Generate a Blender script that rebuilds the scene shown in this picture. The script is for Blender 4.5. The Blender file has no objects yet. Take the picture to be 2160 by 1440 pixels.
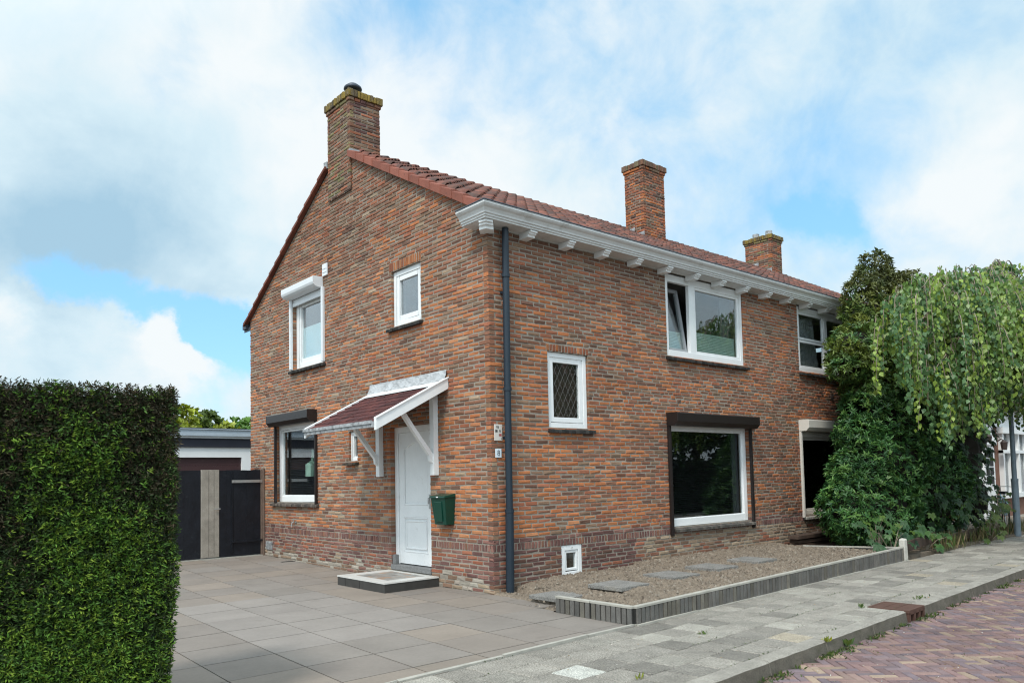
import bpy, bmesh, math, random
import numpy as np
from math import radians, sin, cos, pi
from mathutils import Vector, Matrix, noise

# ------------------------------------------------------------------ scene, camera, light
S = bpy.context.scene
COL = S.collection
rnd = random.Random(7)
RG = np.random.default_rng(11)

yaw, pitch, roll = 0.7108, 0.0572, -0.0216
fw = Vector((sin(yaw)*cos(pitch), cos(yaw)*cos(pitch), sin(pitch)))
rt0 = Vector((cos(yaw), -sin(yaw), 0)); up0 = rt0.cross(fw)
rt = rt0*cos(roll) + up0*sin(roll); up = up0*cos(roll) - rt0*sin(roll)
cd = bpy.data.cameras.new('camera'); cam = bpy.data.objects.new('camera', cd); COL.objects.link(cam)
cam.matrix_world = Matrix(((rt.x, up.x, -fw.x, -6.8712), (rt.y, up.y, -fw.y, -8.4392), (rt.z, up.z, -fw.z, 1.6299), (0, 0, 0, 1)))
cd.sensor_width = 36; cd.lens = 1620.8/2160*36; cd.shift_y = 194.92/2160
cd.clip_start = .1; cd.clip_end = 3000
S.camera = cam
S.cycles.filter_width = 1.15

S.view_settings.view_transform = 'Standard'; S.view_settings.look = 'None'
S.view_settings.gamma = 1; S.view_settings.use_curve_mapping = False
S.view_settings.exposure = 0.84

SUN_EL, SUN_AZ = radians(52), radians(-118)         # azimuth from +Y towards +X
w = bpy.data.worlds.new("World"); S.world = w; w.use_nodes = True
def world_nodes():
    nt = w.node_tree; N = nt.nodes; L = nt.links; N.clear()
    out = N.new('ShaderNodeOutputWorld'); bg = N.new('ShaderNodeBackground')
    sky = N.new('ShaderNodeTexSky'); sky.sky_type = 'NISHITA'; sky.sun_disc = False
    sky.sun_elevation = SUN_EL; sky.sun_rotation = SUN_AZ; sky.altitude = 0; sky.air_density = 1.0; sky.dust_density = .6; sky.ozone_density = 3
    tc = N.new('ShaderNodeTexCoord')
    def math_(op, a, b=None, c=None, clamp=False):
        n = N.new('ShaderNodeMath'); n.operation = op; n.use_clamp = clamp
        for i, x in enumerate((a, b, c)):
            if x is None: continue
            if isinstance(x, (int, float)): n.inputs[i].default_value = x
            else: L.new(x, n.inputs[i])
        return n.outputs[0]
    def vmath(op, a, b):
        n = N.new('ShaderNodeVectorMath'); n.operation = op
        for i, x in enumerate((a, b)):
            if isinstance(x, (tuple, list)): n.inputs[i].default_value = x
            elif x is not None: L.new(x, n.inputs[i])
        return n.outputs['Value'] if op == 'DOT_PRODUCT' else n.outputs[0]
    d = vmath('NORMALIZE', tc.outputs['Generated'], None)
    sp = N.new('ShaderNodeSeparateXYZ'); L.new(d, sp.inputs[0])
    zz = math_('ADD', math_('MAXIMUM', sp.outputs[2], 0.0), .30)
    cx = N.new('ShaderNodeCombineXYZ')
    L.new(math_('DIVIDE', sp.outputs[0], zz), cx.inputs[0]); L.new(math_('DIVIDE', sp.outputs[1], zz), cx.inputs[1])
    def noise_(vec, scale, det, rough, dist=0.0, off=(0, 0, 0)):
        n = N.new('ShaderNodeTexNoise'); n.inputs['Scale'].default_value = scale; n.inputs['Detail'].default_value = det
        n.inputs['Roughness'].default_value = rough; n.inputs['Distortion'].default_value = dist
        L.new(vmath('ADD', vec, off), n.inputs['Vector']); return n.outputs[0]
    n1 = noise_(cx.outputs[0], 1.5, 7, .55, .3, (3.1, 1.7, 0))
    n2 = noise_(cx.outputs[0], 3.2, 6, .55, .2, (9.1, 4.2, 0))
    n3 = noise_(d, 9.0, 8, .6, .3, (1.3, 2.2, .4))
    # real places of the sky: gaps of blue, heaps of cloud, one grey bank
    wn = N.new('ShaderNodeTexNoise'); wn.inputs['Scale'].default_value = 7.0; wn.inputs['Detail'].default_value = 8; wn.inputs['Roughness'].default_value = .62; L.new(d, wn.inputs['Vector'])
    wv = N.new('ShaderNodeVectorMath'); wv.operation = 'MULTIPLY_ADD'; L.new(wn.outputs['Color'], wv.inputs[0]); wv.inputs[1].default_value = (.16, .16, .13); wv.inputs[2].default_value = (-.08, -.08, -.065)
    dw = vmath('NORMALIZE', vmath('ADD', d, wv.outputs[0]), None)
    def spot(v, sharp, amt, base):
        v = Vector(v).normalized()
        g = math_('EXPONENT', math_('MULTIPLY', math_('SUBTRACT', vmath('DOT_PRODUCT', dw, tuple(v)), 1.0), sharp))
        return math_('MULTIPLY_ADD', g, amt, base)
    cov = math_('MULTIPLY_ADD', math_('SUBTRACT', n1, .5), 1.0, .86)
    cov = math_('MULTIPLY_ADD', math_('SUBTRACT', n3, .5), .95, cov)
    for v, sh, a in [((.146, .961, .224), 1700, -.95), ((.185, .956, .215), 1900, -1.1), ((.226, .948, .212), 1900, -1.15), ((.267, .935, .222), 1700, -1.1), ((.312, .927, .202), 1400, -1.05), ((.342, .92, .182), 1400, -1.1), ((.358, .918, .165), 1500, -.95), ((.20, .96, .185), 5000, -.5), ((.328, .929, .168), 4000, -.7), ((.07, .97, .225), 1500, -.5), ((.325, .938, .12), 1500, -.55),
                     ((.517, .686, .512), 130, -.22), ((.42, .72, .54), 300, -.20), ((.845, .444, .297), 3000, -.75), ((.87, .40, .28), 2500, -.5), ((.9, .15, .45), 40, -.16), ((.72, .58, .38), 22, -.16), ((.25, .86, .44), 500, -.40), ((.35, .83, .42), 500, -.25),
                     ((.275, .946, .186), 3500, .9), ((.135, .968, .20), 3500, .9), ((.29, .945, .15), 1800, .8), ((.33, .934, .14), 3000, .6), ((.20, .963, .18), 1500, .5), ((.16, .97, .155), 900, .6),
                     ((.17, .904, .40), 22, .35), ((.192, .944, .275), 200, .40), ((.6, .7, .40), 90, .25), ((.909, .269, .319), 260, .36), ((.33, .85, .30), 60, .25)]:
        cov = spot(v, sh, a, cov)
    mr = N.new('ShaderNodeMapRange'); mr.interpolation_type = 'SMOOTHSTEP'
    L.new(cov, mr.inputs[0]); mr.inputs[1].default_value = .22; mr.inputs[2].default_value = .98
    br = math_('MULTIPLY_ADD', math_('SUBTRACT', n2, .5), .50, .76)
    br = math_('MULTIPLY_ADD', math_('SUBTRACT', n3, .5), .62, br)
    for v, sh, a in [((.17, .90, .40), 12, .17), ((.192, .944, .268), 110, -.38), ((.10, .95, .275), 160, -.22), ((.30, .92, .262), 200, -.24), ((.20, .92, .33), 160, -.12), ((.270, .945, .186), 2200, .45), ((.12, .975, .188), 2200, .45), ((.31, .943, .138), 900, .35),
                     ((.909, .269, .319), 260, .30), ((.55, .75, .40), 40, .20), ((.85, .35, .4), 14, -.08)]:
        br = spot(v, sh, a, br)
    rp = N.new('ShaderNodeValToRGB'); L.new(br, rp.inputs[0])
    e = rp.color_ramp.elements; e[0].position = .25; e[0].color = (.25, .385, .485, 1); e[1].position = 1.0; e[1].color = (.565, .60, .615, 1)
    q = e.new(.70); q.color = (.43, .535, .59, 1)
    # the sun side of the cloud deck is brighter
    sd = (sin(SUN_AZ)*cos(SUN_EL), cos(SUN_AZ)*cos(SUN_EL), sin(SUN_EL))
    glow = math_('MULTIPLY_ADD', math_('MAXIMUM', vmath('DOT_PRODUCT', d, sd), 0.0), .9, .90)
    cl = N.new('ShaderNodeVectorMath'); cl.operation = 'SCALE'; L.new(rp.outputs[0], cl.inputs[0]); L.new(glow, cl.inputs['Scale'])
    sk = N.new('ShaderNodeVectorMath'); sk.operation = 'SCALE'; L.new(sky.outputs[0], sk.inputs[0]); sk.inputs['Scale'].default_value = .115
    hz = N.new('ShaderNodeMix'); hz.data_type = 'RGBA'; hz.inputs[0].default_value = .55
    L.new(sk.outputs[0], hz.inputs[6]); hz.inputs[7].default_value = (.17, .44, .66, 1)
    mx = N.new('ShaderNodeMix'); mx.data_type = 'RGBA'; L.new(mr.outputs[0], mx.inputs[0])
    L.new(hz.outputs[2], mx.inputs[6]); L.new(cl.outputs[0], mx.inputs[7])
    L.new(mx.outputs[2], bg.inputs[0]); bg.inputs[1].default_value = 1.0
    L.new(bg.outputs[0], out.inputs[0])
world_nodes()
ld = bpy.data.lights.new('sun', 'SUN'); ld.energy = 1.5; ld.angle = radians(10); ld.color = (1, .95, .87)
sun = bpy.data.objects.new('sun', ld); COL.objects.link(sun)
sun.rotation_euler = Vector((-sin(SUN_AZ)*cos(SUN_EL), -cos(SUN_AZ)*cos(SUN_EL), -sin(SUN_EL))).to_track_quat('-Z', 'Y').to_euler()

# ------------------------------------------------------------------ materials
def M(name, col, rough=.6, var=.15, scale=6, bump=0., bscale=60, tint=False, spec=.4, metal=0., dirt=None, transl=0., fine=0., dirt2=None):
    m = bpy.data.materials.new(name); m.use_nodes = True
    nt = m.node_tree; N = nt.nodes; L = nt.links; p = N['Principled BSDF']
    p.inputs['Roughness'].default_value = rough; p.inputs['Metallic'].default_value = metal; p.inputs['Specular IOR Level'].default_value = spec
    geo = N.new('ShaderNodeNewGeometry')
    def nz(s, det=5, r=.6):
        n = N.new('ShaderNodeTexNoise'); n.inputs['Scale'].default_value = s; n.inputs['Detail'].default_value = det; n.inputs['Roughness'].default_value = r
        L.new(geo.outputs['Position'], n.inputs['Vector']); return n.outputs[0]
    if tint:
        a = N.new('ShaderNodeAttribute'); a.attribute_name = 'tint'; c = a.outputs['Color']
    else:
        rgb = N.new('ShaderNodeRGB'); rgb.outputs[0].default_value = (*col, 1); c = rgb.outputs[0]
    def scaled(c, s, amt):
        mr = N.new('ShaderNodeMapRange'); L.new(nz(s), mr.inputs[0]); mr.inputs[1].default_value = .25; mr.inputs[2].default_value = .75
        mr.inputs[3].default_value = 1-amt; mr.inputs[4].default_value = 1+amt
        v = N.new('ShaderNodeVectorMath'); v.operation = 'SCALE'; L.new(c, v.inputs[0]); L.new(mr.outputs[0], v.inputs['Scale']); return v.outputs[0]
    if var: c = scaled(c, scale, var)
    if fine: c = scaled(c, scale*14, fine)
    for dd in (dirt, dirt2):
        if dd:                                   # (colour, scale, threshold, softness, amount)
            mr = N.new('ShaderNodeMapRange'); mr.interpolation_type = 'SMOOTHSTEP'; L.new(nz(dd[1], 8, .65), mr.inputs[0])
            mr.inputs[1].default_value = dd[2]; mr.inputs[2].default_value = dd[2]+dd[3]; mr.inputs[4].default_value = dd[4]
            mx = N.new('ShaderNodeMix'); mx.data_type = 'RGBA'; L.new(mr.outputs[0], mx.inputs[0]); L.new(c, mx.inputs[6]); mx.inputs[7].default_value = (*dd[0], 1); c = mx.outputs[2]
    L.new(c, p.inputs['Base Color'])
    if bump:
        b = N.new('ShaderNodeBump'); b.inputs['Strength'].default_value = bump; b.inputs['Distance'].default_value = .01
        L.new(nz(bscale, 6, .6), b.inputs['Height']); L.new(b.outputs[0], p.inputs['Normal'])
    if transl:
        t = N.new('ShaderNodeBsdfTranslucent'); L.new(c, t.inputs[0]); mx = N.new('ShaderNodeMixShader'); mx.inputs[0].default_value = transl
        L.new(p.outputs[0], mx.inputs[1]); L.new(t.outputs[0], mx.inputs[2]); L.new(mx.outputs[0], N['Material Output'].inputs[0])
    return m
def glass(name, tintc=(.9, .94, .93), r0=.08):
    """coated pane: reflects r0 face on and more at grazing angles, lets the rest through"""
    m = bpy.data.materials.new(name); m.use_nodes = True; nt = m.node_tree; N = nt.nodes; L = nt.links; N.remove(N['Principled BSDF'])
    g = N.new('ShaderNodeBsdfGlossy'); g.inputs['Roughness'].default_value = .004; g.inputs[0].default_value = (.95, .97, 1, 1)
    n = N.new('ShaderNodeTexNoise'); n.inputs['Scale'].default_value = 1.6; b = N.new('ShaderNodeBump'); b.inputs['Strength'].default_value = .05; b.inputs['Distance'].default_value = .02
    L.new(n.outputs[0], b.inputs['Height']); L.new(b.outputs[0], g.inputs['Normal'])
    t = N.new('ShaderNodeBsdfTransparent'); t.inputs[0].default_value = (*tintc, 1)
    f = N.new('ShaderNodeLayerWeight'); p = N.new('ShaderNodeMath'); p.operation = 'POWER'; L.new(f.outputs['Facing'], p.inputs[0]); p.inputs[1].default_value = 4.
    q = N.new('ShaderNodeMath'); q.operation = 'MULTIPLY_ADD'; L.new(p.outputs[0], q.inputs[0]); q.inputs[1].default_value = 1-r0; q.inputs[2].default_value = r0
    x = N.new('ShaderNodeMixShader'); L.new(q.outputs[0], x.inputs[0]); L.new(t.outputs[0], x.inputs[1]); L.new(g.outputs[0], x.inputs[2]); L.new(x.outputs[0], N['Material Output'].inputs[0])
    return m
MT = dict(
    brick=M('fired_brick', (0, 0, 0), .85, .16, 9, .55, 90, True, .25, fine=.20),
    mortar=M('lime_mortar', (.290, .256, .214), .95, .22, 2.0, .5, 120, False, .2, fine=.15),
    white=M('white_paint', (.80, .81, .81), .38, .05, 3, .06, 30, fine=.03, dirt=((.55, .54, .50), 5, .60, .15, .5)),
    cornicewhite=M('cornice_paint', (.64, .64, .63), .45, .08, 3, .08, 30, fine=.05, dirt=((.36, .35, .32), 4, .58, .15, .55)),
    oldwhite=M('weathered_white_paint', (.66, .66, .64), .55, .10, 4, .1, 40, dirt=((.25, .24, .20), 5, .62, .14, .6)),
    shadeframe=M('white_frame_painted_shade', (.30, .31, .32), .4, .05, 3),  # white sash frame, the shade of the recess is put into its grey
    cream=M('cream_coating', (.62, .58, .52), .5, .06, 3),
    zinc=M('dark_zinc', (.055, .065, .085), .45, .2, 6, metal=.3),
    brightlead=M('bright_lead', (.40, .41, .42), .5, .3, 9, .5, 30, dirt=((.20, .20, .20), 14, .54, .12, .6)),
    lead=M('lead_flashing', (.34, .35, .36), .55, .35, 9, .9, 18, dirt=((.12, .12, .12), 12, .5, .12, .7)),
    navy=M('dark_blue_grey_plastic', (.014, .025, .038), .42, .12, 4),
    dbrown=M('dark_brown_aluminium', (.020, .015, .014), .38, .12, 5),
    alu=M('white_aluminium', (.70, .72, .74), .35, .03, 4),
    tile=M('clay_roof_tile', (0, 0, 0), .8, .2, 8, .5, 70, True, .25, dirt=((.075, .058, .052), 3.2, .43, .2, .8), fine=.3),
    verge=M('verge_tile_clay', (0, 0, 0), .75, .12, 6, .3, 60, True, .3, dirt=((.08, .05, .04), 9, .58, .12, .6)),
    shingle=M('bitumen_shingle', (0, 0, 0), .9, .2, 7, .7, 150, True, .25, fine=.3),
    wood=M('grey_weathered_wood', (.30, .27, .23), .85, .25, 5, .4, 50, fine=.2),
    bwood=M('brown_wood', (.07, .045, .033), .8, .3, 5, .4, 50),
    post=M('gate_post_wood', (.16, .11, .085), .8, .25, 6, .4, 40),
    foil=M('black_foil', (.010, .012, .017), .36, .3, 5, 1.0, 9, spec=.3, dirt=((.030, .034, .04), 6, .60, .1, .6)),
    steel=M('galvanised_steel', (.45, .45, .44), .45, .1, 8, metal=.8),
    paver=M('driveway_tile', (0, 0, 0), .75, .12, 1.6, .12, 140, True, .2, fine=.06, dirt=((.25, .225, .165), .9, .60, .2, .4), dirt2=((.165, .140, .122), 2.2, .57, .2, .5)),
    slab=M('pavement_slab', (0, 0, 0), .9, .22, 5, .9, 130, True, .15, fine=.75, dirt=((.33, .295, .235), 1.6, .60, .15, .35)),
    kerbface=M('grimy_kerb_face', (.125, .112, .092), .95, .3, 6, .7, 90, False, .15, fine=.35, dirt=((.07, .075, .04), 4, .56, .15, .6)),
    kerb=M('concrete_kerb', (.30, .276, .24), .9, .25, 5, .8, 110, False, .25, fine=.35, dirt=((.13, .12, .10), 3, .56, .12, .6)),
    klinker=M('street_brick', (0, 0, 0), .75, .16, 8, .5, 90, True, .3, fine=.15, dirt=((.30, .25, .20), 1.1, .56, .2, .4)),
    sand=M('joint_sand', (.055, .050, .042), .95, .35, 7, .6, 120, fine=.3, dirt=((.05, .07, .02), 2.5, .55, .15, .6)),
    soil=M('garden_soil', (.19, .150, .112), .95, .25, 3.5, 1.0, 60, fine=.5, dirt=((.15, .12, .095), 4, .55, .2, .6)),
    clod=M('soil_clod', (0, 0, 0), .95, .2, 9, .4, 80, True, .2),
    edging=M('edging_concrete', (0, 0, 0), .9, .25, 7, .6, 90, True, .2, fine=.25),
    edgetop=M('edging_rim_concrete', (.38, .36, .315), .9, .2, 7, .5, 90),
    stone=M('hard_stone', (.17, .17, .17), .7, .3, 30, .2, 100, fine=.3),
    steptop=M('white_step_tile', (.62, .61, .58), .35, .05, 5),
    mosaic=M('slate_mosaic', (.30, .29, .27), .4, .45, 6, .2, 30, dirt=((.40, .22, .12), 5, .5, .12, .8), dirt2=((.12, .15, .17), 7, .55, .1, .8)),
    stepside=M('dark_step_tile', (.045, .043, .040), .5, .25, 8),
    green=M('green_plastic', (.003, .046, .030), .3, .08, 4),
    rust=M('rusty_cast_iron', (.115, .060, .045), .7, .25, 9, .5, 70, metal=.25),
    black=M('black_void', (.006, .006, .006), .9, 0),
    dark=M('dark_interior', (.03, .03, .032), .9, 0),
    room=M('interior_plaster', (.22, .21, .20), .9, 0),
    sill=M('mossy_sill_tile', (0, 0, 0), .9, .35, 14, .8, 80, True, .2, fine=.3),
    mint=M('mint_pleated_blind', (.52, .66, .60), .8, .04, 3, transl=.25),
    ornament=M('green_glass_ornament', (.16, .26, .21), .3, .2, 9),
    blue=M('pale_film', (.50, .66, .68), .4, .05, 2, dirt=((.22, .40, .26), 3.5, .56, .12, .5)),
    netgrey=M('pale_net', (.34, .35, .36), .9, .1, 3, transl=.2),
    slat=M('black_blind_slat', (.03, .032, .034), .35, .05, 3),
    curtain=M('grey_net', (.10, .105, .11), .9, .1, 3),
    render_=M('white_render', (.78, .78, .78), .8, .05, 2),
    felt=M('dark_felt', (.03, .032, .045), .8, .15, 3),
    maroon=M('maroon_door', (.055, .026, .028), .5, .1, 3),
    greyfascia=M('grey_aluminium_fascia', (.40, .46, .52), .4, .08, 3),
    leaf=M('leaf', (0, 0, 0), .42, .10, 20, 0, 60, True, .45, transl=.25),
    yew=M('hedge_leaf', (0, 0, 0), .65, .1, 20, 0, 60, True, .18, transl=.15),
    bark=M('bark', (.16, .13, .10), .9, .3, 12, .6, 40),
    twig=M('pale_twig', (.26, .21, .16), .85, .25, 20),
    core=M('core_painted_shade', (.020, .018, .012), .95, .4, 20),  # near-black colour stands in for the shade inside the foliage
    lamp=M('grey_steel_pole', (.20, .25, .29), .5, .2, 5, metal=.15),
    came=M('dull_lead_came', (.13, .13, .125), .6, .1, 9),
    bronze=M('dark_lamp_metal', (.05, .035, .03), .5, .2, 8),
    concrete=M('white_concrete', (.50, .48, .43), .9, .25, 9, .6, 60, fine=.3, dirt=((.20, .18, .14), 9, .55, .1, .7)),
    litegreen=M('weed_leaf', (0, 0, 0), .5, .1, 20, 0, 60, True, .4, transl=.25),
    pane=glass('window_glass', (.92, .95, .94), .11), dpane=glass('dark_window_glass', (.75, .78, .78), .05), brightpane=glass('reflective_glass', (.94, .97, .97), .17),
    tyre=M('rubber', (.02, .02, .02), .7, 0), bike=M('light_blue_paint', (.25, .42, .50), .4, .05, 4),
    ground=M('far_ground', (.13, .12, .095), .95, .3, .8, dirt=((.06, .09, .03), .5, .5, .2, .8)),
    plate=M('enamel_plate', (.62, .58, .53), .4, .05, 5), ink=M('black_ink', (.02, .02, .02), .6, 0), redink=M('red_ink', (.45, .06, .05), .6, 0), bluesign=M('pale_blue_sign', (.66, .74, .80), .4, .03, 5),
    moss=M('mossy_cap_brick', (0, 0, 0), .95, .3, 14, .9, 70, True, .2, dirt=((.27, .19, .045), 9, .50, .14, .8), fine=.3),
    oppbrick=M('far_brick', (.20, .10, .07), .9, .25, 6, fine=.2), opptile=M('far_roof_tile', (.10, .05, .04), .8, .3, 3, .5, 12),
)

# ------------------------------------------------------------------ mesh helpers
class MB:
    """collects faces, builds ONE mesh object; map_ turns facade (s, out, z) into world (x, y, z)"""
    def __init__(s, map_=None): s.v = []; s.f = []; s.t = []; s.mi = []; s.map = map_ or (lambda a, b, c: (a, b, c)); s.cur = 0
    def quad(s, pts, t=(1, 1, 1), mi=None):
        n = len(s.v); s.v += [s.map(*p) for p in pts]; s.f.append(tuple(range(n, n+len(pts)))); s.t.append(t); s.mi.append(s.cur if mi is None else mi)
    def hexa(s, p, t=(1, 1, 1), skip=(), mi=None):   # p: 8 points, bottom 4 (ccw) then top 4
        n = len(s.v); s.v += [s.map(*q) for q in p]
        for k, f in enumerate(((0, 3, 2, 1), (4, 5, 6, 7), (0, 1, 5, 4), (1, 2, 6, 5), (2, 3, 7, 6), (3, 0, 4, 7))):
            if k in skip: continue
            s.f.append(tuple(n+i for i in f)); s.t.append(t); s.mi.append(s.cur if mi is None else mi)
    def box(s, a0, a1, b0, b1, c0, c1, t=(1, 1, 1), j=0., mi=None):
        p = [[a0, b0, c0], [a1, b0, c0], [a1, b1, c0], [a0, b1, c0], [a0, b0, c1], [a1, b0, c1], [a1, b1, c1], [a0, b1, c1]]
        if j: p = [[x+rnd.uniform(-j, j) for x in q] for q in p]
        s.hexa(p, t, mi=mi)
    def prism(s, prof, s0, s1, t=(1, 1, 1), mi=None):  # prof: list of (out, z), extruded along s
        n = len(prof)
        for i in range(n):
            (o0, z0), (o1, z1) = prof[i], prof[(i+1) % n]
            s.quad([(s0, o0, z0), (s1, o0, z0), (s1, o1, z1), (s0, o1, z1)], t, mi)
        s.quad([(s0, o, z) for o, z in prof], t, mi); s.quad([(s1, o, z) for o, z in reversed(prof)], t, mi)
    def tube(s, pts, r, n=8, t=(1, 1, 1), cap=True, mi=None):
        pts = [Vector(p) for p in pts]; rs = r if isinstance(r, (list, tuple)) else [r]*len(pts); rings = []
        for i, p in enumerate(pts):
            d = (pts[min(i+1, len(pts)-1)]-pts[max(i-1, 0)]).normalized()
            a = d.orthogonal().normalized() if i == 0 else (a-d*a.dot(d)).normalized()
            b = d.cross(a); base = len(s.v)
            s.v += [s.map(*(p+(a*cos(2*pi*k/n)+b*sin(2*pi*k/n))*rs[i])) for k in range(n)]; rings.append(base)
        for i in range(len(pts)-1):
            for k in range(n):
                s.f.append((rings[i]+k, rings[i]+(k+1) % n, rings[i+1]+(k+1) % n, rings[i+1]+k)); s.t.append(t); s.mi.append(s.cur if mi is None else mi)
        if cap:
            for q in (rings[0], rings[-1]): s.f.append(tuple(q+k for k in range(n))); s.t.append(t); s.mi.append(s.cur if mi is None else mi)
    def lathe(s, prof, c, n=20, t=(1, 1, 1), mi=None):  # prof (r, z) about vertical axis at c
        for i in range(len(prof)-1):
            (r0, z0), (r1, z1) = prof[i], prof[i+1]
            for k in range(n):
                a, b = 2*pi*k/n, 2*pi*(k+1)/n
                s.quad([(c[0]+r0*cos(a), c[1]+r0*sin(a), c[2]+z0), (c[0]+r0*cos(b), c[1]+r0*sin(b), c[2]+z0), (c[0]+r1*cos(b), c[1]+r1*sin(b), c[2]+z1), (c[0]+r1*cos(a), c[1]+r1*sin(a), c[2]+z1)], t, mi)
    def build(s, name, mat, parent=None, origin=None, smooth=False, bevel=0., weld=True):
        o = Vector(origin or (0, 0, 0)); q = parent
        while q is not None:
            o = o+Vector(q.location); q = q.parent
        me = bpy.data.meshes.new(name); me.from_pydata([tuple(Vector(v)-o) for v in s.v], [], s.f)
        for m in (mat if isinstance(mat, (list, tuple)) else [mat]): me.materials.append(MT[m])
        me.polygons.foreach_set('material_index', s.mi)
        at = me.attributes.new('tint', 'FLOAT_COLOR', 'FACE')
        at.data.foreach_set('color', np.array([(*t, 1) for t in s.t], dtype=np.float32).ravel())
        if weld and len(s.f) < 60000:
            bm = bmesh.new(); bm.from_mesh(me); bmesh.ops.remove_doubles(bm, verts=bm.verts, dist=1e-5)
            bmesh.ops.recalc_face_normals(bm, faces=bm.faces); bm.to_mesh(me); bm.free()
        if smooth:
            me.polygons.foreach_set('use_smooth', [True]*len(me.polygons))
        ob = bpy.data.objects.new(name, me); COL.objects.link(ob); ob.parent = parent
        if parent is None and origin: ob.location = origin
        if bevel:
            b = ob.modifiers.new('bevel', 'BEVEL'); b.width = bevel; b.segments = 2; b.limit_method = 'ANGLE'
        return ob
def tag(o, label=None, cat=None, group=None, kind=None):
    for k, v in (('label', label), ('category', cat), ('group', group), ('kind', kind)):
        if v: o[k] = v
    return o
def thing(name, loc, label, cat, group=None):
    o = bpy.data.objects.new(name, None); COL.objects.link(o); o.location = loc; o.empty_display_size = .2
    return tag(o, label, cat, group)
def copy_tree(o, parent=None):
    c = o.copy(); COL.objects.link(c); c.parent = parent
    for ch in list(o.children): copy_tree(ch, c)
    return c
def nz(x, y, z=0.): return noise.noise(Vector((x, y, z)))
def mul(c, k): return tuple(max(0, x*k) for x in c)

FRONT = lambda s_, o_, z_: (s_, -o_, z_)          # facade y = 0, out towards -y
GABLE = lambda s_, o_, z_: (-o_, s_, z_)          # facade x = 0, out towards -x

# ------------------------------------------------------------------ house
HOUSE_W, HOUSE_D, EAVE = 15.08, 8.66, 5.2
RIDGE_Y = 4.38
def roof_front(y): return 5.47 + .545*y
def roof_back(y): return roof_front(RIDGE_Y) - .592*(y-RIDGE_Y)
house = thing('semi_detached_house', (0, 0, 0), 'red brick semi-detached house with clay tile roof and white window frames', 'house')

PAL = dict(O=(.375, .132, .052), L=(.41, .172, .080), R=(.275, .100, .056), B=(.200, .095, .060), G=(.190, .124, .083), D=(.118, .066, .049), P=(.115, .058, .052), Q=(.200, .100, .080),
           W=(.33, .30, .25), S=(.30, .225, .155), M=(.19, .155, .075))
def pick(ws, r):
    tot = sum(ws.values()); x = r*tot
    for k, v in ws.items():
        x -= v
        if x <= 0: return PAL[k]
    return PAL[k]
def brick_col(wall, s, z):
    n = nz(s*.75+(31 if wall == 'g' else 0), z*1.1, .3); r = rnd.random(); k = rnd.uniform(.82, 1.18)
    e = nz(s*2.1, z*2.1, 7.)
    if wall == 'c1': ws = dict(B=4, G=3, D=2.2, P=2, R=1.2)
    elif wall == 'c1g': ws = dict(G=4, M=3.6, B=3, D=1, R=1)
    elif wall == 'c2': ws = dict(R=3.5, O=2.2, B=2.5, D=2, G=1)
    elif wall == 'c3': ws = dict(R=2.5, B=2.5, G=2, D=1.5, O=1, M=.8)
    elif z < .6:
        if wall == 'f':
            ws = dict(P=5, D=1.2, R=1.6, B=1)
            if s > 3.2 and z < .66: ws = dict(S=5, G=2.2, R=.8, B=1.2)
            if z < .13+.09*e: ws = dict(G=3, D=2, B=1, W=.2)
        else:
            ws = dict(Q=5, R=1.6, P=1.4, B=1)
            if z < .17+.20*e: ws = dict(W=3.5, G=3.5, Q=1, S=1)
    elif z < .70: ws = dict(P=4, Q=2.5, B=1.5) if wall == 'f' else dict(Q=4, P=1.5, B=1)
    elif wall == 'f':
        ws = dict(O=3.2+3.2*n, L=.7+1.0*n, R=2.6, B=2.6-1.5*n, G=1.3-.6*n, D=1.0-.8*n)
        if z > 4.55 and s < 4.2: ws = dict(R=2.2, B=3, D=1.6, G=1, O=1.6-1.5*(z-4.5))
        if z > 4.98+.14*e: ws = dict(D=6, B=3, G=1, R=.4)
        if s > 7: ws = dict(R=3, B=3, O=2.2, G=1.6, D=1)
    else:
        hi = min(1, max(0, (z-3.2)/1.8)); lo = max(0, 1-z/2.6)
        ws = dict(O=2.4+3.0*n-1.1*hi, L=1.1+1.6*n+1.8*lo-.8*hi, R=2.2, B=2.2+2.4*hi-1.6*n, G=1.4+1.5*hi-.6*n, D=.5+.35*hi, S=.25+.8*lo)
        if s < .35 and z > 3.2: ws = dict(B=3, D=1.5, G=1.5, R=1.6, O=1)
    ws = {a: max(0., b) for a, b in ws.items()}
    c = mul(pick(ws, r), k*1.14*(1+.22*nz(s*.42, z*.55, 3.7)))
    av = (.25, .108, .060) if z > .7 else (.16, .080, .065)
    c = tuple(x*.82+y*.18 for x, y in zip(c, av)) if wall in 'fg' else c
    g = rnd.uniform(-.03, .05)
    return (c[0], c[1]*(1+g), c[2]*(1+g))
CO, JT = .065, .0132
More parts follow.
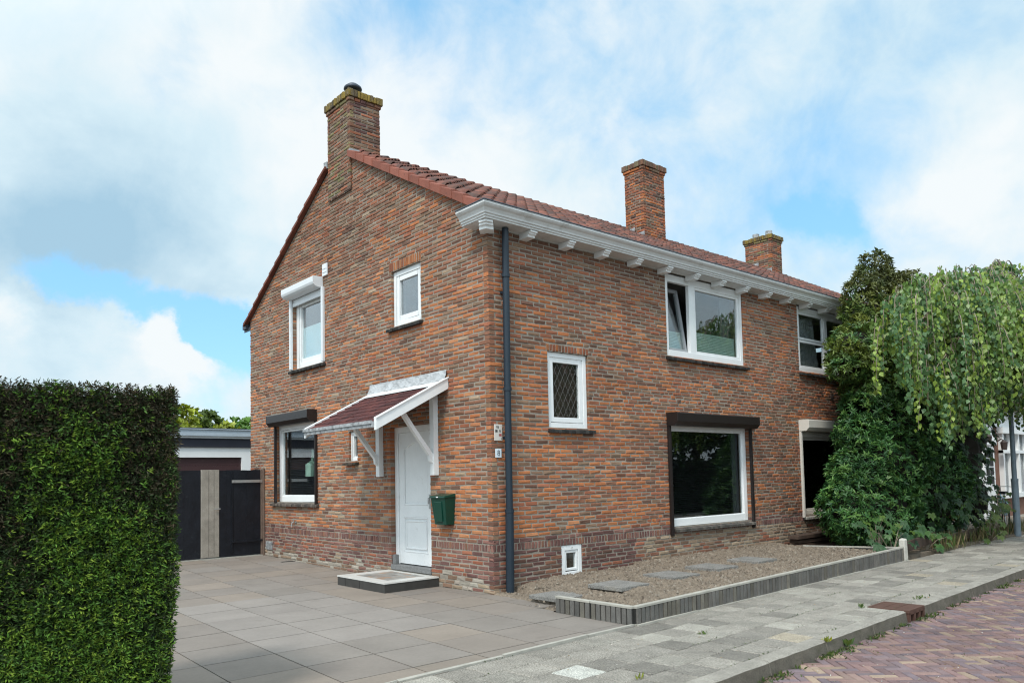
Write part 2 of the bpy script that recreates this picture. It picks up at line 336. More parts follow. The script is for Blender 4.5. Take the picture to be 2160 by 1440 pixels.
def brick(mb, s0, s1, z0, z1, col, depth=.1, prot=0., rough=.0048):
    """one brick: chamfered front, four sides; out is +o"""
    j = lambda: rnd.uniform(-rough, rough); o = prot+rnd.uniform(-.004, .004); c = min(.010, (s1-s0)*.12)
    a = [(s0+j(), o-c+j()*.5, z0+j()), (s1+j(), o-c+j()*.5, z0+j()), (s1+j(), o-c+j()*.5, z1+j()), (s0+j(), o-c+j()*.5, z1+j())]
    cx_, cz_ = c*rnd.uniform(.7, 1.5), c*rnd.uniform(.6, 1.3)
    f = [(a[0][0]+cx_, o+j(), a[0][2]+cz_), (a[1][0]-cx_, o+j(), a[1][2]+cz_), (a[2][0]-cx_, o+j(), a[2][2]-cz_), (a[3][0]+cx_, o+j(), a[3][2]-cz_)]
    b = [(p[0], prot-depth, p[2]) for p in a]
    n = len(mb.v); mb.v += [mb.map(*p) for p in f+a+b]
    for q in ((0, 1, 2, 3), (4, 5, 1, 0), (5, 6, 2, 1), (6, 7, 3, 2), (7, 4, 0, 3), (8, 9, 5, 4), (9, 10, 6, 5), (10, 11, 7, 6), (11, 8, 4, 7)):
        mb.f.append(tuple(n+i for i in q)); mb.t.append(col); mb.mi.append(0)
def fill(a, b, first=None, avoid=(), avoid2=()):
    """one course in wild bond: stretchers and headers whose joints keep clear of the two courses below"""
    out = []; x = a
    if first: out.append((x, x+first)); x += first+JT
    while b-x > .07:
        rem = b-x
        if rem < .29: out.append((x, b)); break
        near = lambda L, q: min([abs(x+L-v) for v in q if abs(x+L-v) < .2] or [.2])
        cand = [(.238 if rnd.random() < .74 else .113)+rnd.uniform(-.009, .007) for _ in range(4)]+[.113, .238, .175]
        L_ = next((L for L in cand[:6] if near(L, avoid) > .045 and near(L, avoid2) > .018), None) or max(cand, key=lambda L: near(L, avoid)+rnd.random()*.01)
        if rem-L_-JT < .08: L_ = rem/2
        out.append((x, x+L_)); x += L_+JT
    return out
def brick_wall(mb, wall, span, z0, z1, openings, lintels=(), corner=None, depth=.1, prot=0., z_off=0.):
    """rows of bricks in wild bond; span(z) gives (s0, s1); openings/lintels = (s0, s1, z0, z1)"""
    k = 0; z = z0; prev = []; prev2 = []
    while z < z1-.02:
        rowlock = corner is not None and abs(z-.585) < .01
        h = .110 if rowlock else CO
        a, b = span(z+h*.5)
        if b-a < .1: break
        holes = sorted((max(o[0], a), min(o[1], b)) for o in list(openings)+list(lintels) if o[2] < z+h*.5 < o[3] and o[1] > a and o[0] < b)
        segs = []; x = a
        for h0, h1 in holes:
            if h0-x > .05: segs.append((x, h0))
            x = max(x, h1)
        if b-x > .05: segs.append((x, b))
        row = []
        for n_, (p, q) in enumerate(segs):
            if rowlock:
                m = max(1, round((q-p)/.066)); st = (q-p)/m
                for i in range(m): brick(mb, p+i*st+.0075, p+(i+1)*st-.0075, z+.008, z+h-.008, brick_col(wall, p+i*st, z+.03), depth, prot)
                continue
            first = None
            if corner and p == a: first = (.238 if (k+corner[1]) % 2 else .113)
            elif rnd.random() < .5: first = rnd.choice((.08, .113, .17)) if q-p > .5 else None
            for (u, v) in fill(p, q, first, prev, prev2):
                brick(mb, u+.0005, v-.0005, z+JT*.5+rnd.uniform(-.002, .002), z+h-JT*.5+rnd.uniform(-.002, .002), brick_col(wall, (u+v)/2, z), depth, prot); row.append(v)
        prev2, prev = prev, row; z += h; k += 1
    for (a, b, c, d, cols) in [l if len(l) == 5 else (*l, None) for l in lintels]:
        m = max(1, round((b-a)/.066)); st = (b-a)/m
        for i in range(m):
            cc = mul(PAL[rnd.choice(cols or 'ORBG')], rnd.uniform(.7, 1.0)); brick(mb, a+i*st+.006, a+(i+1)*st-.006, c+.006, d-.004, cc, depth, prot)
def backing(mb, s0, s1, z0, z1, openings, o=-.008, deep=.30, mi=1):
    ss = sorted({s0, s1, *[x for q in openings for x in q[:2] if s0 < x < s1]}); zs = sorted({z0, z1, *[x for q in openings for x in q[2:4] if z0 < x < z1]})
    ins = lambda s_, z_: any(q[0] < s_ < q[1] and q[2] < z_ < q[3] for q in openings)
    for i in range(len(ss)-1):
        for j in range(len(zs)-1):
            if not ins((ss[i]+ss[i+1])/2, (zs[j]+zs[j+1])/2):
                mb.quad([(ss[i], o, zs[j]), (ss[i+1], o, zs[j]), (ss[i+1], o, zs[j+1]), (ss[i], o, zs[j+1])], (1, 1, 1), mi)
    for a, b, c, d in [q[:4] for q in openings]:
        e = .004
        mb.quad([(a-e, o, c), (a-e, -deep, c), (a-e, -deep, d), (a-e, o, d)], (1, 1, 1), mi); mb.quad([(b+e, o, c), (b+e, -deep, c), (b+e, -deep, d), (b+e, o, d)], (1, 1, 1), mi)
        mb.quad([(a, o, c-e), (b, o, c-e), (b, -deep, c-e), (a, -deep, c-e)], (1, 1, 1), mi); mb.quad([(a, o, d+e), (b, o, d+e), (b, -deep, d+e), (a, -deep, d+e)], (1, 1, 1), mi)

F_OPEN = [(1.146, 2.027, 2.385, 3.555), (4.08, 6.523, 3.745, 5.26), (4.02, 6.585, .705, 2.60), (1.341, 1.784, .105, .585), (8.63, 11.0, 3.80, 5.26), (8.58, 11.05, .70, 2.62), (12.0, 12.9, 0.2, 2.4), (13.2, 14.0, 2.4, 3.5)]
F_LINT = [(1.12, 2.05, 3.555, 3.665, 'OLRB')]
G_OPEN = [(1.717, 2.605, 4.205, 5.152), (5.08, 6.43, 3.95, 5.44), (5.40, 7.33, 1.235, 2.86), (3.80, 4.125, 2.0, 2.535), (1.53, 2.70, .16, 2.52)]
G_LINT = [(1.70, 2.66, 5.152, 5.31, 'LOOR'), (3.79, 4.14, 2.535, 2.64, 'ORB')]
mb = MB(FRONT)
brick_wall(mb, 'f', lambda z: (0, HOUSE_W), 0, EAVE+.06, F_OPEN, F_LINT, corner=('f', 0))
backing(mb, 0.012, HOUSE_W-.01, -.3, EAVE+.2, F_OPEN)
mb.quad([(HOUSE_W, 0, -.3), (HOUSE_W, -HOUSE_D, -.3), (HOUSE_W, -HOUSE_D, EAVE), (HOUSE_W, 0, EAVE)], (1, 1, 1), 1)
for s0, s1, zz in ((1.2, 2.0, 3.8),): pass
mb.build('front_wall', ['brick', 'mortar'], house, weld=False)
def gspan(z):
    if z <= 5.42: return (0, HOUSE_D)
    return (max(0, (z-5.47)/.545), RIDGE_Y+(roof_front(RIDGE_Y)-z)/.592)
mb = MB(GABLE)
brick_wall(mb, 'g', lambda z: gspan(z), 0, 7.86, G_OPEN, G_LINT, corner=('g', 1))
backing(mb, 0.012, HOUSE_D-.01, -.3, 5.45, G_OPEN)
mb.quad([(0, -.01, 5.45), (HOUSE_D-.01, -.01, 5.45), (RIDGE_Y, -.01, roof_front(RIDGE_Y))], (1, 1, 1), 1)
mb.quad([(HOUSE_D, -.01, -.3), (HOUSE_D, -HOUSE_W, -.3), (HOUSE_D, -HOUSE_W, 5.4), (HOUSE_D, -.01, 5.4)], (1, 1, 1), 1)
mb.build('gable_wall', ['brick', 'mortar'], house, weld=False)
# rooms: floors and partitions so nobody looks through the building
mb = MB()
for z in (.02, 2.85, 5.3): mb.box(.32, HOUSE_W-.1, .32, HOUSE_D-.1, z, z+.08)
for x in (3.2, 7.5): mb.box(x, x+.1, .32, HOUSE_D-.2, .1, 5.3)
mb.box(.32, HOUSE_W-.1, 4.3, 4.4, .1, 5.3)
mb.build('interior_partition', 'room', house)

# --- roof: clay pantiles
def pantile_slope(mb, x0, x1, y0, y1, zf, rows, pitch=.235, col=None):
    """rows of S tiles from y0 (eave) to y1 (ridge) on plane z = zf(y)"""
    n = int(round((x1-x0)/pitch)); st = (x1-x0)/n; prof = [(0, .012), (.10, 0.), (.24, .004), (.40, .030), (.56, .080), (.72, .102), (.86, .078), (1.0, .024)]
    dy = (y1-y0)/rows
    for r in range(rows):
        ya = y0+r*dy-dy*.18; yb = y0+(r+1)*dy
        for c in range(n):
            k = rnd.uniform(.75, 1.2); base = rnd.choice(((.20, .082, .062), (.17, .072, .058), (.22, .088, .064), (.12, .066, .055), (.24, .10, .07))); t = mul(base, k)
            xo = x0+c*st+rnd.uniform(-.004, .004); lift = .054+rnd.uniform(-.007, .010); tw = rnd.uniform(-.006, .006)
            lo = [(xo+u*st*1.02, ya+tw*u, zf(ya)+h+lift) for u, h in prof]; hi = [(xo+u*st*1.02, yb+tw*u, zf(yb)+h+.004) for u, h in prof]
            un = [(p[0], p[1]+.004, p[2]-.020) for p in lo]
            b = len(mb.v); m = len(prof); mb.v += lo+hi+un
            for i in range(m-1):
                mb.f.append((b+i, b+i+1, b+m+i+1, b+m+i)); mb.t.append(t); mb.mi.append(0)
                mb.f.append((b+2*m+i, b+2*m+i+1, b+i+1, b+i)); mb.t.append(t); mb.mi.append(0)
mb = MB()
OV = -.10
pantile_slope(mb, .02, HOUSE_W+.1, -.10, RIDGE_Y, lambda y: roof_front(y)+.055, 17)
pantile_slope(mb, .02, HOUSE_W+.1, HOUSE_D+.3, RIDGE_Y, lambda y: roof_back(y)+.055, 17)
mb.quad([(.0, -.05, roof_front(-.05)+.03), (HOUSE_W, -.05, roof_front(-.05)+.03), (HOUSE_W, RIDGE_Y, roof_front(RIDGE_Y)+.03), (.0, RIDGE_Y, roof_front(RIDGE_Y)+.03)], (.03, .025, .02))
mb.quad([(.0, HOUSE_D+.2, roof_back(HOUSE_D+.2)+.03), (HOUSE_W, HOUSE_D+.2, roof_back(HOUSE_D+.2)+.03), (HOUSE_W, RIDGE_Y, roof_front(RIDGE_Y)+.03), (.0, RIDGE_Y, roof_front(RIDGE_Y)+.03)], (.03, .025, .02))
roof = mb.build('roof', 'tile', house, weld=False, smooth=True)
mb = MB()
x = .72
while x < HOUSE_W-.2:
    t = mul((.27, .095, .058), rnd.uniform(.7, 1.15)); r = .098+rnd.uniform(-.004, .004); zc = roof_front(RIDGE_Y)+.055; tl = rnd.uniform(-.008, .008)
    for k in range(8):
        a, b = pi*k/8-.1, pi*(k+1)/8+(.1 if k == 7 else 0)
        mb.quad([(x, RIDGE_Y-cos(a)*r*1.05, zc+sin(a)*r+tl), (x+.36, RIDGE_Y-cos(a)*r*.93, zc+sin(a)*r*.9), (x+.36, RIDGE_Y-cos(b)*r*.93, zc+sin(b)*r*.9), (x, RIDGE_Y-cos(b)*r*1.05, zc+sin(b)*r+tl)], t)
    mb.quad([(x, RIDGE_Y-cos(pi*k/8)*r*1.05, zc+sin(pi*k/8)*r+tl) for k in range(9)], t)
    x += .34
mb.build('ridge_cap', 'tile', roof, weld=False)
def verge(y0, y1, zf, n, hk=1., ck=1.):
    m = MB(); dy = (y1-y0)/n; s_ = 1 if dy > 0 else -1
    for i in range(n):
        ya, yb = y0+i*dy-dy*.07, y0+(i+1)*dy; t = mul((.27*ck, .092*ck, .062*ck), rnd.uniform(.8, 1.15)); g = rnd.uniform(-.004, .004); w_ = .012
        xo = -.085+g
        P = lambda y, x, h: (x, y, zf(y)+(h if hk == 1 else .05+(h-.05)*hk))
        up_ = .034
        m.hexa([P(ya, xo-.012, -.045), P(ya, .0, -.03), P(yb, .0, -.03), P(yb, xo, -.045), P(ya, xo-.012, .072+up_), P(ya, .0, .09+up_), P(yb, .0, .09), P(yb, xo, .072)], t)
        m.hexa([P(ya, -.0, .04), P(ya, .11, .03), P(yb, .11, .03), P(yb, -.0, .04), P(ya, -.0, .09+up_), P(ya, .11, .062+up_), P(yb, .11, .062), P(yb, -.0, .09)], t)
    return m
verge(-.12, 3.92, lambda y: roof_front(y)+.03, 14).build('verge_tile_row', 'verge', roof, bevel=.006, weld=False)
verge(HOUSE_D+.16, 4.80, lambda y: roof_back(y)+.02, 14, .5, .6).build('verge_tile_row', 'verge', roof, bevel=.006, weld=False)

# --- chimneys
def chimney(x0, x1, y0, y1, zb, zt, wf, ws, capmat='moss', panel=0., capcols=((.17, .13, .06), (.24, .17, .05), (.13, .10, .06), (.10, .08, .055))):
    m = MB(FRONT); f = lambda a, b, c: (a, y0-b, c)
    cap_h = .125; hs = zt-cap_h-.07
    faces = [(lambda s_, o_, z_: (s_, y0-o_, z_), x0, x1, wf, zb), (lambda s_, o_, z_: (x0-o_, s_, z_), y0, y1, ws, panel or zb), (lambda s_, o_, z_: (x1+o_, s_, z_), y0, y1, wf, zb), (lambda s_, o_, z_: (s_, y1+o_, z_), x0, x1, wf, zb)]
    for i, (mp, a, b, wname, z0) in enumerate(faces):
        m.map = mp; m.cur = 0
        brick_wall(m, wname, lambda z: (a, b), z0, hs, [], (), ('c', i % 2), .08, 0.)
        m.quad([(a+.008, -.012, z0), (b-.008, -.012, z0), (b-.008, -.012, zt-.02), (a+.008, -.012, zt-.02)], (1, 1, 1), 1)
        for zz, pr in ((hs, .022),):
            for (u, v) in fill(a-pr, b+pr, .113): brick(m, u, v, zz+.004, zz+.062, brick_col(wname, u, zz+9), .08, pr)
    c = m.build('chimney', ['brick', 'mortar'], house, weld=False)
    m = MB()
    for i, (mp, a, b, wname, z0) in enumerate(faces):
        m.map = mp; pr = .048; n = max(2, round((b-a+2*pr)/.066)); st = (b-a+2*pr)/n
        for q in range(n): brick(m, a-pr+q*st+.004, a-pr+(q+1)*st-.004, zt-cap_h-rnd.uniform(0, .006), zt+rnd.uniform(-.012, .008), mul(rnd.choice(capcols), rnd.uniform(.8, 1.2)), .1, pr)
    m.map = lambda a, b, c_: (a, b, c_); m.quad([(x0-.03, y0-.03, zt-.015), (x1+.03, y0-.03, zt-.015), (x1+.03, y1+.03, zt-.015), (x0-.03, y1+.03, zt-.015)], (.14, .12, .07))
    m.build('chimney_cap', capmat, c, weld=False)
    return c
c1 = chimney(-.035, .61, 3.90, 4.77, 7.45, 8.86, 'c1', 'c1g', panel=6.98)
m = MB(); cc = (.28, 4.33, 8.85)
m.lathe([(.095, 0), (.095, .19), (.08, .19), (.08, .27)], cc); m.lathe([(.0, .40), (.09, .375), (.165, .315), (.175, .275), (.15, .262), (0, .28)], cc)
m.build('chimney_cowl', 'zinc', c1, smooth=True)
c2 = chimney(7.0, 7.80, 2.80, 3.36, 6.9, 8.98, 'c2', 'c2', 'brick', capcols=((.16, .09, .065), (.13, .085, .06), (.19, .10, .06), (.15, .12, .075)))
c3 = chimney(14.4, 15.02, 3.9, 4.80, 7.5, 8.94, 'c3', 'c3')
for py in (4.13, 4.58):
    m = MB(); m.lathe([(.11, 0), (.105, .22), (.08, .22), (.08, .02)], (14.7, py, 8.92), 16); m.build('chimney_pot', 'lead', c3, smooth=False)
for (cx, y0, y1, ch) in ((7.0, 2.80, 3.36, c2), (14.4, 3.9, 4.8, c3)):   # stepped lead beside the chimneys
    m = MB()
    for k in range(2):
        ya = y0-.015+k*(y1-y0)*.5; yb = ya+(y1-y0)*.46; zt = roof_front(ya)+.30
        m.hexa([(cx-.02, ya, roof_front(ya)), (cx-.012, ya, roof_front(ya)), (cx-.012, yb, roof_front(yb)), (cx-.02, yb, roof_front(yb)), (cx-.022, ya, zt), (cx-.012, ya, zt), (cx-.012, yb, zt-.01), (cx-.022, yb, zt-.01)])
    m.build('lead_flashing', 'lead', ch)
m = MB(); m.box(-.06, .16, 3.84, 3.905, 7.60, 7.72, j=.01); m.build('lead_flashing', 'lead', c1)
m = MB(); m.box(-.05, .1, 4.77, 4.9, 7.66, 7.78, j=.01); m.build('lead_flashing', 'lead', c1)

# --- cornice gutter with mitred return
PROF = [(.385, 5.462), (.388, 5.43), (.368, 5.405), (.338, 5.385), (.315, 5.350), (.310, 5.325), (.290, 5.320), (.290, 5.295), (.270, 5.290), (.270, 5.266)]
def mitre(prof, mb, xe, ye, t=(1, 1, 1)):
    for (o0, z0), (o1, z1) in zip(prof, prof[1:]):
        mb.quad([(-o0*.92, -o0, z0), (xe, -o0, z0), (xe, -o1, z1), (-o1*.92, -o1, z1)], t)
        mb.quad([(-o0*.92, ye, z0), (-o0*.92, -o0, z0), (-o1*.92, -o1, z1), (-o1*.92, ye, z1)], t)
m = MB(); mitre(PROF, m, 7.62, .27)
o = .27
m.quad([(-o*.92, -o, 5.266), (7.62, -o, 5.266), (7.62, .0, 5.260), (-o*.92, .0, 5.260)]); m.quad([(-o*.92, .27, 5.260), (-o*.92, 0, 5.260), (0, 0, 5.260), (0, .27, 5.260)])
m.quad([(-o_*.92, .27, z_) for o_, z_ in PROF]+[(0, .27, 5.266), (0, .27, 5.462)])
m.quad([(-.345, .27, 5.45), (-.345, -.375, 5.45), (.0, -.375, 5.45), (.0, .27, 5.45)])
cor = m.build('cornice_gutter', 'cornicewhite', house)
m = MB()
for (o0, z0), (o1, z1) in zip(PROF, PROF[1:]): m.quad([(7.625, -o0, z0), (HOUSE_W+.2, -o0, z0), (HOUSE_W+.2, -o1, z1), (7.625, -o1, z1)])
m.quad([(7.625, -.27, 5.266), (HOUSE_W+.2, -.27, 5.266), (HOUSE_W+.2, 0, 5.260), (7.625, 0, 5.260)])
m.build('cornice_gutter', 'oldwhite', house)
m = MB(); mitre([(.345, 5.458), (.396, 5.477), (.400, 5.465), (.386, 5.461)], m, HOUSE_W+.2, .275); m.build('zinc_lip', 'zinc', cor)
def bracket(x, wd, mat, par):
    m = MB(FRONT); zs = 5.260
    prof = [(0, zs), (.255, zs), (.255, zs-.026), (.228, zs-.030), (.228, zs-.050), (.200, zs-.056), (.190, zs-.088), (.06, zs-.095), (.0, zs-.095)]
    m.prism(prof, x, x+wd); return m.build('bracket', mat, par, bevel=.003)
for k in range(17):
    bracket(.62+.81*k, .14, 'white' if k < 9 else 'oldwhite', cor)
m = MB()          # corner bracket on the diagonal
d0, d1 = Vector((-.92, -1)).normalized(), Vector((1, -.92)).normalized()
zs = 5.260
for (r0, r1, za, zb_) in ((0, .345, zs-.03, zs), (0, .305, zs-.062, zs-.03), (0, .255, zs-.11, zs-.062)):
    hw = .10; c_ = Vector((.02, .02))
    poly = [c_-d1*hw, c_+d0*(r1-.07)-d1*hw, c_+d0*(r1+.0), c_+d0*(r1-.07)+d1*hw, c_+d1*hw]
    m.quad([(*p, za) for p in poly]); m.quad([(*p, zb_) for p in poly])
    for i in range(5): a, b = poly[i], poly[(i+1) % 5]; m.quad([(*a, za), (*b, za), (*b, zb_), (*a, zb_)])
m.build('bracket', 'white', cor)
m = MB(); m.box(.0, .016, HOUSE_D-.02, HOUSE_D+.35, 5.13, 5.22); m.box(-.06, HOUSE_W, HOUSE_D+.12, HOUSE_D+.30, 5.18, 5.30); m.build('back_gutter', 'zinc', house)
# downpipe
m = MB(); m.tube([(.265, -.095, 5.25), (.245, -.095, 2.9), (.235, -.095, 1.14)], .050, 16); m.tube([(.235, -.095, 1.16), (.215, -.095, -.05)], .060, 16)
for z in (4.55, 2.9, 1.16): m.tube([(.245+.006*(z-2.9), -.095, z-.02), (.245+.006*(z-2.9), -.095, z+.03)], .062 if z > 1.5 else .066, 16)
for z in (4.3, 2.2, .6): m.box(.22, .26, -.06, .0, z, z+.03)
m.build('downpipe', 'navy', house, smooth=False)

# ------------------------------------------------------------------ windows
def sill(map_, s0, s1, z, par, cols=None, proj=.07, h=.075, name='sill'):
    m = MB(map_); n = max(2, round((s1-s0)/.075)); st = (s1-s0)/n
    for i in range(n):
        t = mul(rnd.choice(cols or ((.035, .034, .032), (.05, .048, .045), (.028, .027, .026))), rnd.uniform(.8, 1.3)); a, b = s0+i*st+.002, s0+(i+1)*st-.002; j = rnd.uniform(-.006, .006)
        m.hexa([(a, -.10, z-h+.015), (b, -.10, z-h+.015), (b, proj+j, z-h-.012), (a, proj+j, z-h-.012), (a, -.10, z), (b, -.10, z), (b, proj+j, z-.035+j*.5), (a, proj+j, z-.035+j*.5)], t)
    m.box(s0, s1, -.1, -.005, z-h, z-.012, (.05, .05, .05))
    return m.build(name, 'sill', par, bevel=.006)
def frame_bars(m, s0, s1, z0, z1, o0, o1, w, wb=None, wt=None):
    wb = wb or w; wt = wt or w
    m.box(s0, s0+w, o0, o1, z0, z1); m.box(s1-w, s1, o0, o1, z0, z1); m.box(s0+w, s1-w, o0, o1, z0, z0+wb); m.box(s0+w, s1-w, o0, o1, z1-wt, z1)
def window(map_, op, r, w, sashes, sill_rng=None, matf='white', mpane='pane', sill_cols=None, wb=None, sill_z=None, top=None, wt=None, bars=()):
    s0, s1, z0, z1 = op; z1 = top or z1; e = .003
    mid = map_((s0+s1)/2, 0, z0)
    p = bpy.data.objects.new('window', None); COL.objects.link(p); p.parent = house; p.location = mid; p.empty_display_size = .2
    m = MB(map_); frame_bars(m, s0+e, s1-e, z0+e, z1-e, -r-.075, -r, w, wb, wt)
    for (a, b) in bars: m.box(a, b, -r-.072, -r-.002, z0+w*.6, z1-w*.6)
    m.build('frame', matf, p, bevel=.005)
    for sa in sashes:
        a, b, c, d, sw, mp = sa
        if sw:
            m = MB(map_); frame_bars(m, a, b, c, d, -r-.062, -r-.012, sw); m.build('sash', matf, p, bevel=.005)
        m = MB(map_); g = sw*.9; m.box(a+g, b-g, -r-.046, -r-.040, c+g, d-g); m.build('pane', mp or mpane, p)
    if sill_rng: sill(map_, sill_rng[0], sill_rng[1], sill_z or z0-.002, p, sill_cols)
    return p
def plank(p, name, map_, s0, s1, o0, o1, z0, z1, mat, bevel=.0):
    m = MB(map_); m.box(s0, s1, o0, o1, z0, z1); return m.build(name, mat, p, bevel=bevel)
# front: small leaded window
W1 = window(FRONT, F_OPEN[0], .045, .075, [(1.225, 1.945, 2.475, 3.475, .075, 'pane')], (1.12, 2.10))
m = MB(FRONT)
A0, A1, B0, B1 = 1.30, 1.87, 2.55, 3.40
def clipseg(p, q):
    t0, t1 = 0., 1.
    for (pp, dd, lo, hi) in ((p[0], q[0]-p[0], A0, A1), (p[1], q[1]-p[1], B0, B1)):
        if abs(dd) < 1e-9: continue
        u, v = sorted(((lo-pp)/dd, (hi-pp)/dd)); t0, t1 = max(t0, u), min(t1, v)
    return None if t1-t0 < .01 else ((p[0]+(q[0]-p[0])*t0, p[1]+(q[1]-p[1])*t0), (p[0]+(q[0]-p[0])*t1, p[1]+(q[1]-p[1])*t1))
for k in range(-10, 16):
    for sg in (1, -1):
        sgm = clipseg((A0+k*.115, B0 if sg > 0 else B0), (A0+k*.115+sg*.55, B0+1.0))
        if sgm: m.tube([(sgm[0][0], -.0825, sgm[0][1]), (sgm[1][0], -.0825, sgm[1][1])], .0020, 5)
m.build('lead_came', 'came', W1)
plank(W1, 'curtain', FRONT, 1.2, 1.95, -.16, -.14, 2.4, 3.5, 'bwood')
# front: upper window, tilted casement left, fixed light right
W2 = window(FRONT, (4.08, 6.523, 3.745, 5.235), .03, .085, [(4.955, 6.43, 3.85, 5.11, .055, 'pane')], (4.03, 6.60), bars=[(4.80, 4.965)], wb=.11, wt=.13)
m = MB(); base = (4.165, 3.86)
tl = radians(9)
def TILT(s_, o_, z_):
    z = z_-3.86; return (s_, -(-.06-sin(tl)*z+o_*cos(tl)), 3.86+cos(tl)*z+o_*sin(tl))
m = MB(TILT); frame_bars(m, 4.20, 4.79, 3.862, 5.08, -.09, -.03, .06); m.build('tilted_sash', 'shadeframe', W2, bevel=.005)
m = MB(TILT); m.box(4.25, 4.74, -.064, -.058, 3.92, 5.02); m.build('pane', 'pane', W2)
def pleated(par, map_, s0, s1, o, z0, z1, mat='mint', n=12):
    m = MB(map_); st = (z1-z0)/n
    for i in range(n):
        za, zb = z0+i*st, z0+(i+1)*st; zm = (za+zb)/2
        m.quad([(s0, o, za), (s1, o, za), (s1, o+.014, zm), (s0, o+.014, zm)]); m.quad([(s0, o+.014, zm), (s1, o+.014, zm), (s1, o, zb), (s0, o, zb)])
    m.box(s0, s1, o-.01, o+.016, z1, z1+.02); return m.build('pleated_blind', mat, par, weld=False)
pleated(W2, FRONT, 5.02, 6.37, -.135, 3.90, 4.26); pleated(W2, FRONT, 4.2, 4.79, -.20, 3.90, 4.22)
plank(W2, 'curtain', FRONT, 6.10, 6.45, -.28, -.25, 3.9, 5.1, 'curtain')
# front: big window with dark roller shutter
W3 = window(FRONT, (4.02, 6.585, .705, 2.60), .095, .12, [(4.14, 6.465, .83, 2.44, .02, 'dpane')], (4.10, 6.60), wb=.13, wt=.19, sill_cols=((.10, .09, .08), (.13, .115, .10), (.085, .08, .072)))
def slats(par, map_, s0, s1, o, z0, z1, mat='slat', st=.035):
    m = MB(map_); z = z0
    while z < z1: m.quad([(s0, o-.010, z+.010), (s1, o-.010, z+.010), (s1, o+.010, z-.004), (s0, o+.010, z-.004)]); m.quad([(s0, o+.010, z-.007), (s1, o+.010, z-.007), (s1, o-.010, z+.007), (s0, o-.010, z+.007)]); z += st
    return m.build('venetian_blind', mat, par, weld=False)
slats(W3, FRONT, 4.2, 6.3, -.22, .86, 2.4); plank(W3, 'curtain', FRONT, 6.25, 6.45, -.24, -.20, .84, 2.42, 'curtain')
def shutter(map_, s0, s1, z0, z1, dpt, mat, rails, rz, round_=False):
    p = bpy.data.objects.new('roller_shutter', None); COL.objects.link(p); p.parent = house; p.location = map_((s0+s1)/2, 0, z1); p.empty_display_size = .2
    m = MB(map_); h = z1-z0
    if round_: prof = [(.0, z0), (.0, z1), (dpt-.01, z1), (dpt, z1-.01), (dpt, z0+h*.45), (dpt*.93, z0+h*.25), (dpt*.75, z0+h*.08), (dpt*.5, z0)]
    else: prof = [(.0, z0), (.0, z1), (dpt-.015, z1), (dpt, z1-.015), (dpt, z0+.07), (dpt-.07, z0)]
    m.prism(prof, s0, s1)
    for s_ in (s0, s1):                                  # end caps a little proud
        m.prism([(o_*1.012, z_+(.003 if z_ > z0+h*.5 else -.003)) for o_, z_ in prof], s_-.006, s_+.006)
    if not round_:
        for s_ in (s0-.006, s1+.006):
            for zz in (z1-.05, z1-.09): m.tube([(s_, dpt*.35, zz), (s_-.004 if s_ < (s0+s1)/2 else s_+.004, dpt*.35, zz)], .006, 6)
    m.build('shutter_box', mat, p, bevel=.004)
    for (a, b) in rails:
        m = MB(map_); m.box(a, b, .0, .045, rz, z0-.002); m.box(a+.015, b-.015, .045, .050, rz+.01, z0-.01); m.build('guide_rail', mat, p, bevel=.004)
    return p
shutter(FRONT, 3.99, 6.585, 2.49, 2.715, .24, 'dbrown', [(3.99, 4.055), (6.555, 6.615)], .56)
# front: cellar window
W4 = window(FRONT, F_OPEN[3], .012, .075, [(1.425, 1.70, .20, .50, .035, 'pane')])
m = MB(FRONT); m.prism([(-.30, .25), (-.26, .22), (-.16, .42), (-.20, .45)], 1.50, 1.56); m.build('stay', 'white', W4)
m = MB(FRONT); m.tube([(1.56, -.002, .545), (1.56, .008, .545)], .008, 8); m.build('catch', 'steel', W4)
# neighbour windows
W5 = window(FRONT, (8.63, 11.0, 3.80, 5.235), .03, .075, [(8.72, 9.86, 4.52, 5.12, .045, 'pane'), (8.72, 9.86, 3.90, 4.50, .045, 'pane'), (9.97, 10.92, 3.90, 5.12, .045, 'pane')], (8.6, 11.05), bars=[(9.86, 9.97)], wb=.10, wt=.11)
m = MB(FRONT)
for (sa, sb, sc) in ((8.8, 9.2, 4.5), (9.0, 9.65, 4.0), (8.75, 9.3, 3.9)):
    pass
for i in range(26):                                       # gathered net curtain, drawn to one side
    a = 8.72+i*.044; b = a+.044; o0, o1 = -.20+.016*sin(i*1.7), -.20+.016*sin((i+1)*1.7); m.quad([(a-.25*(i/26), o0, 5.1), (b-.25*(i/26), o1, 5.1), (b-.0, o1, 3.9), (a, o0, 3.9)])
m.build('net_curtain', 'netgrey', W5, weld=False, smooth=True)
W6 = window(FRONT, F_OPEN[5], .09, .09, [(8.67, 10.96, .79, 2.36, .04, 'dpane')], (8.55, 11.1), wt=.26, matf='cream', sill_cols=((.30, .28, .25), (.26, .25, .22)))
shutter(FRONT, 8.50, 11.1, 2.50, 2.735, .235, 'cream', [(8.50, 8.56), (11.04, 11.1)], .66)
plank(W6, 'shutter_curtain', FRONT, 8.64, 11.0, -.06, -.045, 2.38, 2.5, 'cream')
W7 = window(FRONT, F_OPEN[6], .06, .09, [(12.1, 12.8, .4, 2.3, .05, 'dpane')]); W8 = window(FRONT, F_OPEN[7], .05, .075, [(13.28, 13.92, 2.48, 3.42, .05, 'dpane')], (13.15, 14.05))
